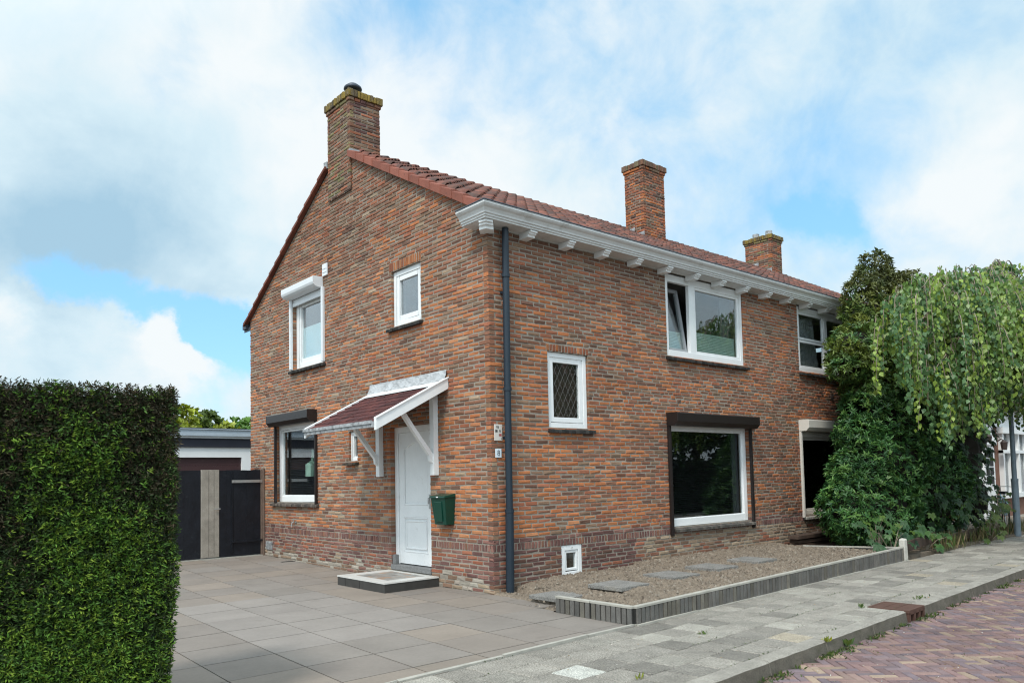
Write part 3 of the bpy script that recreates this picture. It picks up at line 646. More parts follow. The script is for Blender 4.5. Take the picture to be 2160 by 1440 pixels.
# gable windows
W9 = window(GABLE, G_OPEN[0], .055, .085, [(1.80, 2.52, 4.30, 5.065, .085, 'brightpane')], (1.66, 2.68))
W10 = window(GABLE, (5.08, 6.43, 3.95, 5.44), .085, .13, [(5.21, 6.30, 4.07, 5.30, .085, 'brightpane')], (4.98, 6.52), wb=.12)
plank(W10, 'frosted_film', GABLE, 5.3, 6.21, -.150, -.142, 4.16, 4.80, 'blue')
S2 = shutter(GABLE, 5.075, 6.50, 5.40, 5.60, .215, 'alu', [(5.005, 5.085), (6.425, 6.505)], 3.95, True)
m = MB(GABLE); m.box(5.09, 6.42, -.035, .0, 5.255, 5.33); m.box(5.09, 6.42, -.03, -.01, 5.33, 5.40); m.build('shutter_slat', 'alu', S2, bevel=.004)
W11 = window(GABLE, (5.40, 7.33, 1.235, 2.86), .10, .11, [(5.51, 7.22, 1.345, 2.74, .035, 'pane')], (5.30, 7.45), sill_cols=((.09, .075, .065), (.12, .10, .085), (.07, .062, .055)))
slats(W11, GABLE, 5.6, 7.1, -.235, 1.36, 2.1)
m = MB(GABLE); m.tube([(6.05, -.26, 1.75), (6.05, -.26, 2.0)], .16, 14); m.tube([(6.05, -.26, 2.0), (6.05, -.26, 2.08), (6.05, -.26, 2.3)], [.15, .05, .03], 12); m.build('frosted_ornament', 'ornament', W11)
S3 = shutter(GABLE, 5.37, 7.29, 2.82, 3.05, .21, 'dbrown', [(5.35, 5.405), (7.225, 7.285)], 1.18)
W12 = window(GABLE, G_OPEN[3], .055, .05, [(3.85, 4.075, 2.05, 2.485, .035, 'brightpane')])
sill(GABLE, 3.74, 4.20, 1.995, W12, ((.06, .05, .04), (.09, .065, .05), (.04, .038, .03)), .09, .06)
# --- front door
door = bpy.data.objects.new('front_door', None); COL.objects.link(door); door.parent = house; door.location = (0, 2.1, .16); door.empty_display_size = .2
m = MB(GABLE); r0 = -.09
m.box(1.533, 1.63, r0-.08, r0, .25, 2.515); m.box(2.60, 2.697, r0-.08, r0, .25, 2.515); m.box(1.63, 2.60, r0-.08, r0, 2.42, 2.515)
m.build('door_frame', 'white', door, bevel=.005)
m = MB(GABLE); L0, L1, zb, zt = 1.635, 2.595, .262, 2.416; of, ob = -.112, -.155
def arch(s): # top edge of the upper panel: flat shoulders, raised middle
    u = (s-(L0+L1)/2)/.36; return 2.17+.10*max(0, cos(min(1, abs(u))*pi)*.5+.5)
P0, P1 = L0+.13, L1-.13
N_ = 24
m.box(L0, P0, ob, of, zb, zt); m.box(P1, L1, ob, of, zb, zt); m.box(P0, P1, ob, of, zb, .45); m.box(P0, P1, ob, of, 1.03, 1.22)
for i in range(N_):
    a = P0+(P1-P0)*i/N_; b = P0+(P1-P0)*(i+1)/N_
    m.hexa([(a, ob, arch(a)), (b, ob, arch(b)), (b, of, arch(b)), (a, of, arch(a)), (a, ob, zt), (b, ob, zt), (b, of, zt), (a, of, zt)])
m.box(P0, P1, ob, of-.022, .45, 1.03); m.box(P0, P1, ob, of-.022, 1.22, 2.28)
m.build('door_leaf', 'white', door, bevel=.0, weld=False)
m = MB(GABLE)
def mold(pts, closed=True):
    n = len(pts)
    for i in range(n if closed else n-1): a, b = pts[i], pts[(i+1) % n]; m.tube([(a[0], of-.012, a[1]), (b[0], of-.012, b[1])], .016, 6)
mold([(P0+.012, .465), (P1-.012, .465), (P1-.012, 1.015), (P0+.012, 1.015)])
mold([(P0+.012, 1.235), (P1-.012, 1.235)]+[(P1-.012-(P1-P0-.024)*i/20, arch(P1-.012-(P1-P0-.024)*i/20)-.012) for i in range(21)])
mold([(P0+.06, .52), (P1-.06, .52), (P1-.06, .96), (P0+.06, .96)])
m.box(P0+.075, P1-.075, of-.03, of-.012, .535, .945)
m.build('panel_moulding', 'white', door)
m = MB(GABLE); m.box(L0+.05, L0+.085, of, of+.012, 1.17, 1.40); m.tube([(L0+.068, of+.01, 1.34), (L0+.068, of+.03, 1.34), (L0+.068, of+.035, 1.25)], .011, 8); m.build('handle', 'steel', door, bevel=.002)
m = MB(GABLE); m.box(1.535, 2.695, -.20, .015, .165, .245); m.box(2.60, 2.695, -.09, -.02, .245, .40); m.build('threshold', 'stone', door, bevel=.006)
# gable: vent, grille, tap, small vent brick
m = MB(GABLE); m.box(4.86, 5.05, .0, .028, 5.60, 5.835); m.box(4.88, 5.03, .028, .036, 5.73, 5.76); m.box(4.88, 5.03, .028, .036, 5.66, 5.69); m.build('wall_vent', 'alu', house, bevel=.01)
m = MB(GABLE); m.box(7.47, 7.78, .0, .02, .215, .385)
for k in range(6): m.box(7.49, 7.76, .02, .026, .235+k*.024, .245+k*.024)
m.build('air_grille', 'lead', house)
m = MB(GABLE); m.tube([(6.33, 0, .83), (6.33, .06, .83), (6.31, .10, .80), (6.31, .10, .74)], .013, 8); m.tube([(6.33, .05, .83), (6.33, .05, .88)], .008, 6); m.tube([(6.29, .05, .88), (6.37, .05, .88)], .008, 6); m.tube([(6.33, 0, .83), (6.33, .006, .83)], .03, 10); m.build('water_tap', 'steel', house)
# --- door canopy
can = bpy.data.objects.new('door_canopy', None); COL.objects.link(can); can.parent = house; can.location = (0, 2.1, 3.0); can.empty_display_size = .2
CX, CZ0, CZ1 = -1.25, 3.125, 2.475; CY0, CY1 = 1.03, 3.24
cz = lambda x: CZ0+(CZ1-CZ0)*(x/CX)
m = MB(); m.hexa([(0.0, CY0, cz(0)-.05), (CX, CY0, cz(CX)-.05), (CX, CY1, cz(CX)-.05), (0.0, CY1, cz(0)-.05), (0.0, CY0, cz(0)-.01), (CX, CY0, cz(CX)-.01), (CX, CY1, cz(CX)-.01), (0.0, CY1, cz(0)-.01)]); m.build('roof_board', 'bwood', can)
m = MB(); nr = 9
for r in range(nr):
    xa, xb = CX*(1-r/nr)-.03*(1 if r == 0 else 0), CX*(1-(r+1.12)/nr); y = CY0+.025-rnd.uniform(0, .12)
    while y < CY1-.01:
        y1_ = min(CY1-.005, y+rnd.uniform(.14, .24)); y0_ = max(CY0+.035, y)
        if y1_-y0_ > .02:
            t = mul(rnd.choice(((.100, .036, .034), (.088, .034, .034), (.115, .042, .038), (.075, .032, .032))), rnd.uniform(.85, 1.2)); h = .024+rnd.uniform(-.003, .006); xs = xa-rnd.uniform(0, .02)
            xb_ = min(-.14, xb)
            m.hexa([(xs, y0_+.003, cz(xs)+.0), (xs, y1_-.003, cz(xs)+.0), (xb_, y1_-.003, cz(xb_)-.002), (xb_, y0_+.003, cz(xb_)-.002), (xs, y0_+.003, cz(xs)+h), (xs, y1_-.003, cz(xs)+h), (xb_, y1_-.003, cz(xb_)+.004), (xb_, y0_+.003, cz(xb_)+.004)], t)
        y = y1_
m.build('shingle_cover', 'shingle', can, weld=False)
def raking(y0, y1, dn, up_, name, mat, x0=CX-.02, x1=0):
    m = MB(); m.hexa([(x0, y0, cz(x0)-dn), (x0, y1, cz(x0)-dn), (x1, y1, cz(x1)-dn), (x1, y0, cz(x1)-dn), (x0, y0, cz(x0)+up_), (x0, y1, cz(x0)+up_), (x1, y1, cz(x1)+up_), (x1, y0, cz(x1)+up_)]); return m.build(name, mat, can, bevel=.004)
raking(CY0-.03, CY0+.03, .115, .045, 'bargeboard', 'white'); raking(CY0-.045, CY0+.035, -.045, .065, 'bargeboard_trim', 'white'); raking(CY1-.03, CY1+.03, .115, .045, 'bargeboard', 'white')
m = MB(); m.box(CX-.055, CX-.005, CY0+.03, CY1-.03, cz(CX)-.085, cz(CX)+.0); m.build('edge_board', 'lead', can, bevel=.004)
m = MB(); m.box(CX-.075, CX-.05, CY0+.03, CY1-.03, cz(CX)-.035, cz(CX)+.012); m.build('drip_edge', 'lead', can)
m = MB(); m.hexa([(-.20, CY0+.03, cz(-.20)+.03), (-.20, CY1-.02, cz(-.20)+.03), (-.03, CY1-.02, cz(-.03)+.03), (-.03, CY0+.03, cz(-.03)+.03), (-.20, CY0+.03, cz(-.20)+.042), (-.20, CY1-.02, cz(-.20)+.042), (-.03, CY1-.02, cz(-.03)+.045), (-.03, CY0+.03, cz(-.03)+.045)]); m.build('white_strip', 'white', can)
m = MB(); ny, nzz = 46, 6
for i in range(ny):
    for j in range(nzz):
        def LP(i_, j_):
            y = CY0-.01+(CY1+.07-CY0)*i_/ny; z = 3.135+.165*j_/nzz+(.010*nz(y*5, 1.) if j_ == nzz else .006*nz(y*4, 7.) if j_ == 0 else 0)
            x = -.018-.055*(1-j_/nzz)**1.6-.012*nz(y*9, z*16, 2.)-.008*nz(y*25, z*30, 5.); return (x, y, z)
        m.quad([LP(i, j), LP(i+1, j), LP(i+1, j+1), LP(i, j+1)])
m.build('lead_flashing', 'brightlead', can)
for y in (1.345, 2.965):
    q = bpy.data.objects.new('canopy_bracket', None); COL.objects.link(q); q.parent = can; q.location = (0, y-2.1, 2.3-3.0); q.empty_display_size = .1
    m = MB(); m.box(-.085, 0.0, y-.055, y+.055, 1.70, cz(-.05)-.06)
    # horizontal-raking beam and curved strut
    m.hexa([(CX+.1, y-.04, cz(CX+.1)-.13), (CX+.1, y+.04, cz(CX+.1)-.13), (-.085, y+.04, cz(-.085)-.13), (-.085, y-.04, cz(-.085)-.13), (CX+.1, y-.04, cz(CX+.1)-.055), (CX+.1, y+.04, cz(CX+.1)-.055), (-.085, y+.04, cz(-.085)-.055), (-.085, y-.04, cz(-.085)-.055)])
    pr = []
    for i in range(11):
        u = i/10; x = -.075-.58*u; z = 1.96+.74*u-.012*sin(pi*u); pr.append((x, z))
    for (xa, za), (xb, zb2) in zip(pr, pr[1:]):
        m.hexa([(xa, y-.035, za-.05), (xa, y+.035, za-.05), (xb, y+.035, zb2-.05), (xb, y-.035, zb2-.05), (xa, y-.035, za+.055), (xa, y+.035, za+.055), (xb, y+.035, zb2+.055), (xb, y-.035, zb2+.055)])
    m.hexa([(-.14, y-.03, 1.92), (-.14, y+.03, 1.92), (-.085, y+.03, 1.88), (-.085, y-.03, 1.88), (-.15, y-.03, 2.0), (-.15, y+.03, 2.0), (-.085, y+.03, 2.02), (-.085, y-.03, 2.02)])
    for v in range(len(m.v)): pass
    # mesh belongs under the canopy (thing > part > sub-part), so no extra level
    bpy.data.objects.remove(q)
    m.build('canopy_bracket', 'white', can, weld=False)

# ------------------------------------------------------------------ things fixed to or standing by the house
mbx = thing('mailbox', (-.1, 1.05, .95), 'green plastic mailbox with lid on brick wall beside white front door', 'mailbox')
m = MB(GABLE)
y0, y1, d = .875, 1.235, .20
m.hexa([(y0+.035, .0, .955), (y1-.035, .0, .955), (y1-.035, d-.05, .955), (y0+.035, d-.05, .955), (y0, 0, 1.36), (y1, 0, 1.36), (y1, d, 1.36), (y0, d, 1.36)])
m.hexa([(y0+.10, d-.04, 1.0), (y1-.10, d-.04, 1.0), (y1-.10, d-.026, 1.0), (y0+.10, d-.026, 1.0), (y0+.08, d-.01, 1.30), (y1-.08, d-.01, 1.30), (y1-.08, d+.006, 1.30), (y0+.08, d+.006, 1.30)])
m.build('box_body', 'green', mbx, bevel=.012)
m = MB(GABLE); m.hexa([(y0-.012, -.0, 1.362), (y1+.012, -.0, 1.362), (y1+.012, d+.02, 1.352), (y0-.012, d+.02, 1.352), (y0-.012, 0, 1.42), (y1+.012, 0, 1.42), (y1+.012, d+.012, 1.385), (y0-.012, d+.012, 1.385)]); m.build('lid', 'green', mbx, bevel=.01)
m = MB(GABLE); m.box(1.01, 1.06, d+.019, d+.024, 1.362, 1.378); m.build('name_sticker', 'white', mbx)

sg = thing('house_number_sign', (.12, -.005, 1.98), 'small pale blue house number sign reading 8 on brick corner', 'house number')
m = MB(FRONT); m.box(.067, .178, .004, .014, 1.925, 2.05); m.build('plate', 'bluesign', sg, bevel=.003)
m = MB(FRONT)
for (cz_, r_) in ((2.010, .0155), (1.975, .019)):
    m.tube([(.1225+r_*cos(a*pi/8), .0155, cz_+r_*1.05*sin(a*pi/8)) for a in range(17)], .0042, 5)
m.build('digit', 'ink', sg)
sp_ = thing('utility_marker_plate', (.125, -.005, 2.28), 'cream utility marker plate with small black and red characters beside downpipe', 'sign')
m = MB(FRONT); m.box(.050, .198, .006, .018, 2.165, 2.40); m.build('plate', 'plate', sp_, bevel=.012)
m = MB(FRONT)
def seg7(x, z, h, digit):
    w_ = h*.55; on = {'8': 'abcdefg', '0': 'abcdef', '6': 'acdefg', '1': 'bc', 'T': 'at'}[digit]; k = .0035
    S_ = dict(a=((x, z+h), (x+w_, z+h)), b=((x+w_, z+h), (x+w_, z+h/2)), c=((x+w_, z+h/2), (x+w_, z)), d=((x, z), (x+w_, z)), e=((x, z), (x, z+h/2)), f=((x, z+h/2), (x, z+h)), g=((x, z+h/2), (x+w_, z+h/2)), t=((x+w_/2, z), (x+w_/2, z+h)))
    for c_ in on: (a, b) = S_[c_]; m.tube([(a[0], .0185, a[1]), (b[0], .0185, b[1])], k, 4)
for (x, z, h, g, mt) in ((.085, 2.345, .028, 'T', 'ink'), (.110, 2.345, .028, '8', 'ink'), (.066, 2.290, .03, '8', 'ink'), (.088, 2.290, .03, '8', 'ink'), (.145, 2.290, .03, '6', 'ink'), (.118, 2.232, .03, '1', 'ink'), (.165, 2.185, .022, '1', 'ink'), (.140, 2.232, .03, '8', 'redink'), (.163, 2.232, .03, '8', 'redink')):
    m = MB(FRONT); seg7(x, z, h, g); m.build('printed_character', mt, sp_)

wl = thing('wall_lamp', (9.95, -.1, 3.25), 'dark wall lamp on curved arm under neighbouring upper window', 'wall lamp')
m = MB(FRONT); m.tube([(10.02, 0, 3.30), (10.02, .08, 3.36), (10.0, .18, 3.36), (9.98, .25, 3.30)], .016, 8); m.tube([(10.02, 0, 3.30), (10.02, .02, 3.30)], .06, 12); m.build('arm', 'bronze', wl)
m = MB(FRONT); m.tube([(9.98, .25, 3.32), (9.98, .25, 3.26), (9.98, .25, 3.12)], [.03, .06, .11], 14); m.build('lamp_shade', 'bronze', wl)

stp = thing('doorstep', (-.48, 2.03, 0), 'low doorstep with white rim, slate mosaic inset and dark tiled sides', 'doorstep')
X0, X1, Y0, Y1, ZT = -.965, -.012, 1.325, 2.745, .150
m = MB(); m.box(X0, X1, Y0, Y1, 0, ZT-.02)
for yj in (2.50, 2.06): m.box(X0-.002, X0, yj-.004, yj+.004, 0, ZT-.02, mi=1)
m.build('tiled_side', ['stepside', 'black'], stp, bevel=.0)
m = MB(); z = ZT
fx0, fx1, fy0, fy1 = X0+.19, X1-.09, Y0+.22, Y1-.24
for a, b, c, d in ((X0-.008, fx0, Y0-.008, Y1+.008), (fx1, X1, Y0-.008, Y1+.008), (fx0, fx1, Y0-.008, fy0), (fx0, fx1, fy1, Y1+.008)): m.box(a, b, c, d, z-.02, z)
m.build('white_rim', 'steptop', stp)
m = MB(); m.box(fx0+.002, fx1-.002, fy0+.002, fy1-.002, z-.02, z-.003); m.build('mosaic_inset', 'mosaic', stp)

# ------------------------------------------------------------------ ground
SL = .05
edge_y = lambda x: -2.865+SL*x
kerb_y = lambda x: -4.705+SL*x
tx, ty = Vector((1, SL)).normalized(); ux, uy = tx, ty           # along the street
def STREET(t, n, z): # t along the street from x = 0, n out of the garden edge line towards the road
    return (t*ux+n*uy, -2.865+t*uy-n*ux, z)
KN = 1.84*ux
m = MB(); m.quad([(-150, -150, -.155), (400, -150, -.155), (400, 400, -.155), (-150, 400, -.155)]); tag(m.build('ground', 'ground'), kind='structure')
m = MB(STREET); m.box(-30, 60, -.02, KN-.13, -.1, -.018); m.cur = 0
rows = 5; wid = (KN-.16)/rows
for r in range(rows):
    n0 = r*wid; t = -9.0-(.17 if r % 2 else 0)+rnd.uniform(-.02, .02)
    while t < 26:
        L_ = .345
        g = rnd.random(); base = (.285, .262, .228) if g < .55 else (.235, .217, .190) if g < .78 else (.325, .302, .262) if g < .98 else (.33, .285, .22)
        tt = mul(base, rnd.uniform(.82, 1.15)); h = [rnd.uniform(-.004, .004) for _ in range(4)]
        if abs(t+2.5-.17) < .19 and r == 2: tt = (.52, .51, .46)
        a, b, c, d = t+.0055, t+L_-.0055, n0+.0055, n0+wid-.0055; bv = .007
        zt = [0+q for q in h]
        lo = [(a, c, -.02), (b, c, -.02), (b, d, -.02), (a, d, -.02)]; mid = [(a, c, zt[0]-bv), (b, c, zt[1]-bv), (b, d, zt[2]-bv), (a, d, zt[3]-bv)]; tp = [(a+bv, c+bv, zt[0]), (b-bv, c+bv, zt[1]), (b-bv, d-bv, zt[2]), (a+bv, d-bv, zt[3])]
        n = len(m.v); m.v += [STREET(*p) for p in lo+mid+tp]
        for q in ((8, 9, 10, 11), (0, 1, 5, 4), (1, 2, 6, 5), (2, 3, 7, 6), (3, 0, 4, 7), (4, 5, 9, 8), (5, 6, 10, 9), (6, 7, 11, 10), (7, 4, 8, 11)): m.f.append(tuple(n+i for i in q)); m.t.append(tt); m.mi.append(1)
        t += L_
tag(m.build('pavement', ['sand', 'slab'], weld=False), kind='structure')
# kerb stones
m = MB(STREET); t = -12.1; DR0, DR1 = 2.28, 2.80
while t < 40:
    t1 = t+1.12
    segs = [(t, t1)] if t1 < DR0 or t > DR1 else [(t, DR0), (DR1, t1)]
    for a, b in segs:
        if b-a < .05: continue
        h = rnd.uniform(-.004, .004); N2 = 12 if b < 12 else 1
        for i in range(N2):
            aa, bb = a+(b-a)*i/N2+(.004 if i == 0 else 0), a+(b-a)*(i+1)/N2-(.004 if i == N2-1 else 0)
            ja, jb = [(.012*nz(v*6, 3.3)) for v in (aa, bb)]
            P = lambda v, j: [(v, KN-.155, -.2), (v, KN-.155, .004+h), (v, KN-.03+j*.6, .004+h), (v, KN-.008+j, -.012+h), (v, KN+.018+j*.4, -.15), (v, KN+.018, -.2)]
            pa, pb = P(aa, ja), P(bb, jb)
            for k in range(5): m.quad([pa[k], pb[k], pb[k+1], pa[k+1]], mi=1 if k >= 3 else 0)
            if i == 0: m.quad(pa)
            if i == N2-1: m.quad(pb)
    t = t1
tag(m.build('kerb', ['kerb', 'kerbface'], weld=False), kind='structure')
# street of klinkers in 45 degree herringbone
ROADZ = -.122
m = MB(STREET); m.quad([(-40, KN-.1, ROADZ-.016), (90, KN-.1, ROADZ-.016), (90, 11, ROADZ-.016), (-40, 11, ROADZ-.016)], mi=0)
Wk, nk = .0785, 3; ca, sa_ = cos(radians(45)), sin(radians(45))
PALK = [(.205, .130, .122), (.185, .120, .118), (.22, .142, .125), (.16, .118, .124), (.175, .122, .122), (.15, .115, .125), (.21, .135, .118), (.265, .195, .145)]
def klink(i0, j0, wi, hj):
    a, b, c, d = i0*Wk+.003, (i0+wi)*Wk-.003, j0*Wk+.003, (j0+hj)*Wk-.003
    cxx, cyy = (a+b)/2, (c+d)/2; t0, n0 = cxx*ca-cyy*sa_, cxx*sa_+cyy*ca
    if not (-2.6 < t0 < 13 and KN+.02 < n0 < 5.2): return
    if n0 > KN+.9+ (t0+2.6)*1.5 : return
    w_ = nz(t0*.5, n0*.6, 2.); tt = mul(PALK[min(7, int(rnd.random()**1.15*8))], rnd.uniform(.8, 1.2)*(1+.25*w_)); h = [rnd.uniform(-.004, .003) for _ in range(4)]; bv = .006
    T = lambda x, y, z: (x*ca-y*sa_, x*sa_+y*ca, z)
    mid = [T(a, c, ROADZ-bv+h[0]), T(b, c, ROADZ-bv+h[1]), T(b, d, ROADZ-bv+h[2]), T(a, d, ROADZ-bv+h[3])]; lo = [T(a, c, ROADZ-.02), T(b, c, ROADZ-.02), T(b, d, ROADZ-.02), T(a, d, ROADZ-.02)]; tp = [T(a+bv, c+bv, ROADZ+h[0]), T(b-bv, c+bv, ROADZ+h[1]), T(b-bv, d-bv, ROADZ+h[2]), T(a+bv, d-bv, ROADZ+h[3])]
    n = len(m.v); m.v += [STREET(*p) for p in tp+mid+lo]
    for q in ((0, 1, 2, 3), (4, 5, 1, 0), (5, 6, 2, 1), (6, 7, 3, 2), (7, 4, 0, 3), (8, 9, 5, 4), (9, 10, 6, 5), (10, 11, 7, 6), (11, 8, 4, 7)): m.f.append(tuple(n+i for i in q)); m.t.append(tt); m.mi.append(1)
for j in range(-140, 100):
    for k in range(-40, 60):
        klink(j+2*nk*k, j, nk, 1)
for i in range(-60, 260):
    for k in range(-60, 60):
        klink(i, i-2*nk+1+2*nk*k, 1, nk)
m.quad([(13, KN+.03, ROADZ-.004), (90, KN+.03, ROADZ-.004), (90, 6.5, ROADZ-.004), (13, 6.5, ROADZ-.004)], (.20, .125, .12), 1)
tag(m.build('road', ['sand', 'klinker'], weld=False), kind='structure')
m = MB(STREET); m.box(-40, 90, 6.9, 9.2, -.16, .0); m.build('far_pavement', 'kerb')['kind'] = 'structure'
# driveway of big tiles
def dz(y): return .075*min(1, max(0, (y-3.5)/4.5))
m = MB(); m.quad([(-7, edge_y(-7)-.01, -.022), (-.35, edge_y(-.35)-.01, -.022), (-.35, 0.1, -.022), (-.35, 3.5, -.022), (-7, 3.5, -.022)], mi=0); m.quad([(-.4, -.9, -.02), (.012, -.9, -.02), (.012, 3.5, -.022), (-.4, 3.5, -.022)], mi=0); m.quad([(-7, 3.5, -.022), (.012, 3.5, -.022), (.012, 8.0, .045), (-7, 8.0, .045)], mi=0); m.quad([(-7, 8, .045), (.012, 8, .045), (.012, 14, .045), (-7, 14, .045)], mi=0)
PX, PY = .69, .715
def clip_poly(pts, f):
    out = []
    for i in range(len(pts)):
        p, q = pts[i], pts[(i+1) % len(pts)]; a, b = f(p), f(q)
        if a >= 0: out.append(p)
        if (a >= 0) != (b >= 0): u = a/(a-b); out.append((p[0]+(q[0]-p[0])*u, p[1]+(q[1]-p[1])*u))
    return out
for i in range(-4, 9):
    for j in range(-6, 16):
        xc = lambda u, y: -4.43+PX*u+.035*(y+1)
        g = .007
        ys = (.18+PY*j+g, .18+PY*(j+1)-g); pts = [(xc(i, ys[0])+g, ys[0]), (xc(i+1, ys[0])-g, ys[0]), (xc(i+1, ys[1])-g, ys[1]), (xc(i, ys[1])+g, ys[1])]
        for f in (lambda p: p[1]-edge_y(p[0])-.005, lambda p: p[0]+7, lambda p: (.0-p[0]) if p[1] > -.02 else 1, lambda p: (p[1]+1.66)+(-.36-p[0])*1000 if p[1] < -1.66 else 1, lambda p: 7.98-p[1], lambda p: (p[1]*-.22-.02-p[0]+.16) if p[1] < 0 else 1):
            pts = clip_poly(pts, f)
            if len(pts) < 3: break
        if len(pts) < 3: continue
        paler = (-4.2 < (pts[0][0]) < -2.2 and -1.4 < pts[0][1] < 2.1)  # tiles in this area get a slightly lighter tint
        t = mul(rnd.choice(((.238, .204, .176), (.230, .200, .176), (.244, .205, .172), (.232, .205, .182))), rnd.uniform(.93, 1.06))
        if paler: t = mul((.258, .230, .208), rnd.uniform(.95, 1.05))
        h = rnd.uniform(-.0015, .0015)
        tp = [(p[0], p[1], dz(p[1])+h) for p in pts]; lo = [(p[0], p[1], dz(p[1])-.02) for p in pts]
        m.quad(tp, t, 1)
        for q in range(len(tp)): r = (q+1) % len(tp); m.quad([lo[q], lo[r], tp[r], tp[q]], t, 1)
tag(m.build('driveway', ['sand', 'paver'], weld=False), kind='structure')
m = MB(STREET); t = -7.
while t < -.40:
    t1 = min(-.38, t+1.17); h = rnd.uniform(-.004, .012); m.box(t+.006, t1-.006, -.045, -.006, -.1, .014+h, j=.004); t = t1
t = -.38
while t < 7.6:
    t1 = min(7.6, t+1.17); m.box(t+.006, t1-.006, -.02, .035, -.1, .012+rnd.uniform(-.005, .005), j=.004); t = t1
tag(m.build('edge_strip', 'edgetop'), kind='structure')
# garden soil, a bumpy sheet that rises from the driveway
def soil_z(x, y):
    b = .015+.155*min(1, max(0, (x+.25)/1.25))+.02*min(1, max(0, (x-1.2)/4))
    if y > -.45: b += (.02 if x > 3 else -.03)*(1+y/.45)*min(1, max(0, x))
    if x < .35: b = min(b, .015+.06*max(0, -y-.5))
    return b
m = MB(); st = .036; xs = np.arange(-.38, 7.3, st); yb = 0.02
idx = {}
for i, x in enumerate(xs):
    ylo = edge_y(x)+.03
    n = int((yb-ylo)/st)
    for j in range(n+1):
        y = ylo+(yb-ylo)*j/n
        hh = soil_z(x, y)+.018*nz(x*3, y*3)+.016*nz(x*11, y*11, 3)+.026*nz(x*22, y*22, 9)+rnd.uniform(-.009, .009)
        if x < .0 and y > -1.60: hh = min(hh, .0+.02*nz(x*15, y*15)) - .01 if x+.22*y < .05 else hh
        idx[i, j] = len(m.v); m.v.append((x, y, hh))
    idx[i, 'n'] = n
for i in range(len(xs)-1):
    n0, n1 = idx[i, 'n'], idx[i+1, 'n']
    for j in range(min(n0, n1)): m.f.append((idx[i, j], idx[i+1, j], idx[i+1, j+1], idx[i, j+1])); m.t.append((1, 1, 1)); m.mi.append(0)
# clods and pebbles
for _ in range(15000):
    x = rnd.uniform(-.33, 7.1); y = rnd.uniform(edge_y(x)+.06, -.02)
    if x < .05 and y > -1.0 and x+.22*y < .1: continue
    if x < .0 and y > -1.55: 
        if rnd.random() < .6: continue
    r = .005+.024*rnd.random()**4; ct = mul(rnd.choice(((.19, .155, .122), (.155, .125, .096), (.115, .092, .072), (.25, .215, .175))), rnd.uniform(.85, 1.15)); z = soil_z(x, y)+.018*nz(x*3, y*3)+.016*nz(x*11, y*11, 3); n = len(m.v)
    q = [rnd.uniform(.6, 1.3) for _ in range(6)]
    m.v += [(x+r*q[0], y, z), (x, y+r*q[1], z), (x-r*q[2], y, z), (x, y-r*q[3], z), (x, y, z+r*q[4]), (x, y, z-r)]
    for f in ((0, 1, 4), (1, 2, 4), (2, 3, 4), (3, 0, 4)): m.f.append(tuple(n+k for k in f)); m.t.append(ct); m.mi.append(1)
tag(m.build('garden_soil', ['soil', 'clod'], weld=False), kind='structure')
m = MB(); m.box(7.3, 17, -2.3, .0, -.1, .04); m.quad([(7.3, -2.35, .03), (22, -1.6, .03), (22, .3, .03), (7.3, .3, .03)]); tag(m.build('neighbour_soil', 'soil'), kind='structure')
m = MB(); m.box(17, 60, -2.0, 14, -.1, .01); tag(m.build('forecourt', 'kerb'), kind='structure')

# edging walls: grooved concrete panels
ed = thing('garden_edging', (-.37, -2.86, 0), 'low grey grooved concrete edging around the bare soil bed', 'garden edging')
def edge_panel(p0, p1, h0, h1, name='edging_panel'):
    m = MB(); a = Vector(p0); b = Vector(p1); d = (b-a); L_ = d.length; d.normalize(); nrm = Vector((d.y, -d.x)); n = max(1, round(L_/.082)); st = L_/n
    for i in range(n):
        s0, s1 = i*st+.009, (i+1)*st-.009; t = mul(rnd.choice(((.132, .126, .116), (.124, .118, .109), (.140, .131, .119), (.116, .112, .104), (.142, .131, .110))), rnd.uniform(.85, 1.2)); o = rnd.uniform(-.003, .003); hh = h0+(h1-h0)*(i/n)
        q = [a+d*s0+nrm*(.03+o), a+d*s1+nrm*(.03+o), a+d*s1-nrm*.03, a+d*s0-nrm*.03]
        m.hexa([(*v, -.1) for v in q]+[(*v, hh-.030+rnd.uniform(-.003, .001)) for v in q], t)
    q = [a+nrm*.014, b+nrm*.014, b-nrm*.034, a-nrm*.034]; m.hexa([(*v, -.1) for v in q]+[(*v, (h0 if k in (0, 3) else h1)-.03) for k, v in enumerate(q)], (.03, .03, .028))
    q = [a+nrm*.031, b+nrm*.031, b-nrm*.034, a-nrm*.034]; m.hexa([(*v, (h0 if k in (0, 3) else h1)-.028) for k, v in enumerate(q)]+[(*v, (h0 if k in (0, 3) else h1)) for k, v in enumerate(q)], (1, 1, 1), mi=1)
    return m.build(name, ['edging', 'edgetop'], ed, bevel=.004, weld=False)
edge_panel((-.36, -1.64), (-.37, -2.22), .200, .204); edge_panel((-.37, -2.235), (-.375, -2.855), .205, .208)
x = -.365
while x < 7.3:
    x1 = min(7.42, x+1.17); f0, f1 = (x+.4)/7.8, (x1+.4)/7.8
    edge_panel((x, edge_y(x)+.02), (x1-.012, edge_y(x1)+.02), .210+.045*f0, .210+.045*f1); x = x1
edge_panel((7.42, edge_y(7.4)+.03), (7.1, -.75), .25, .215)
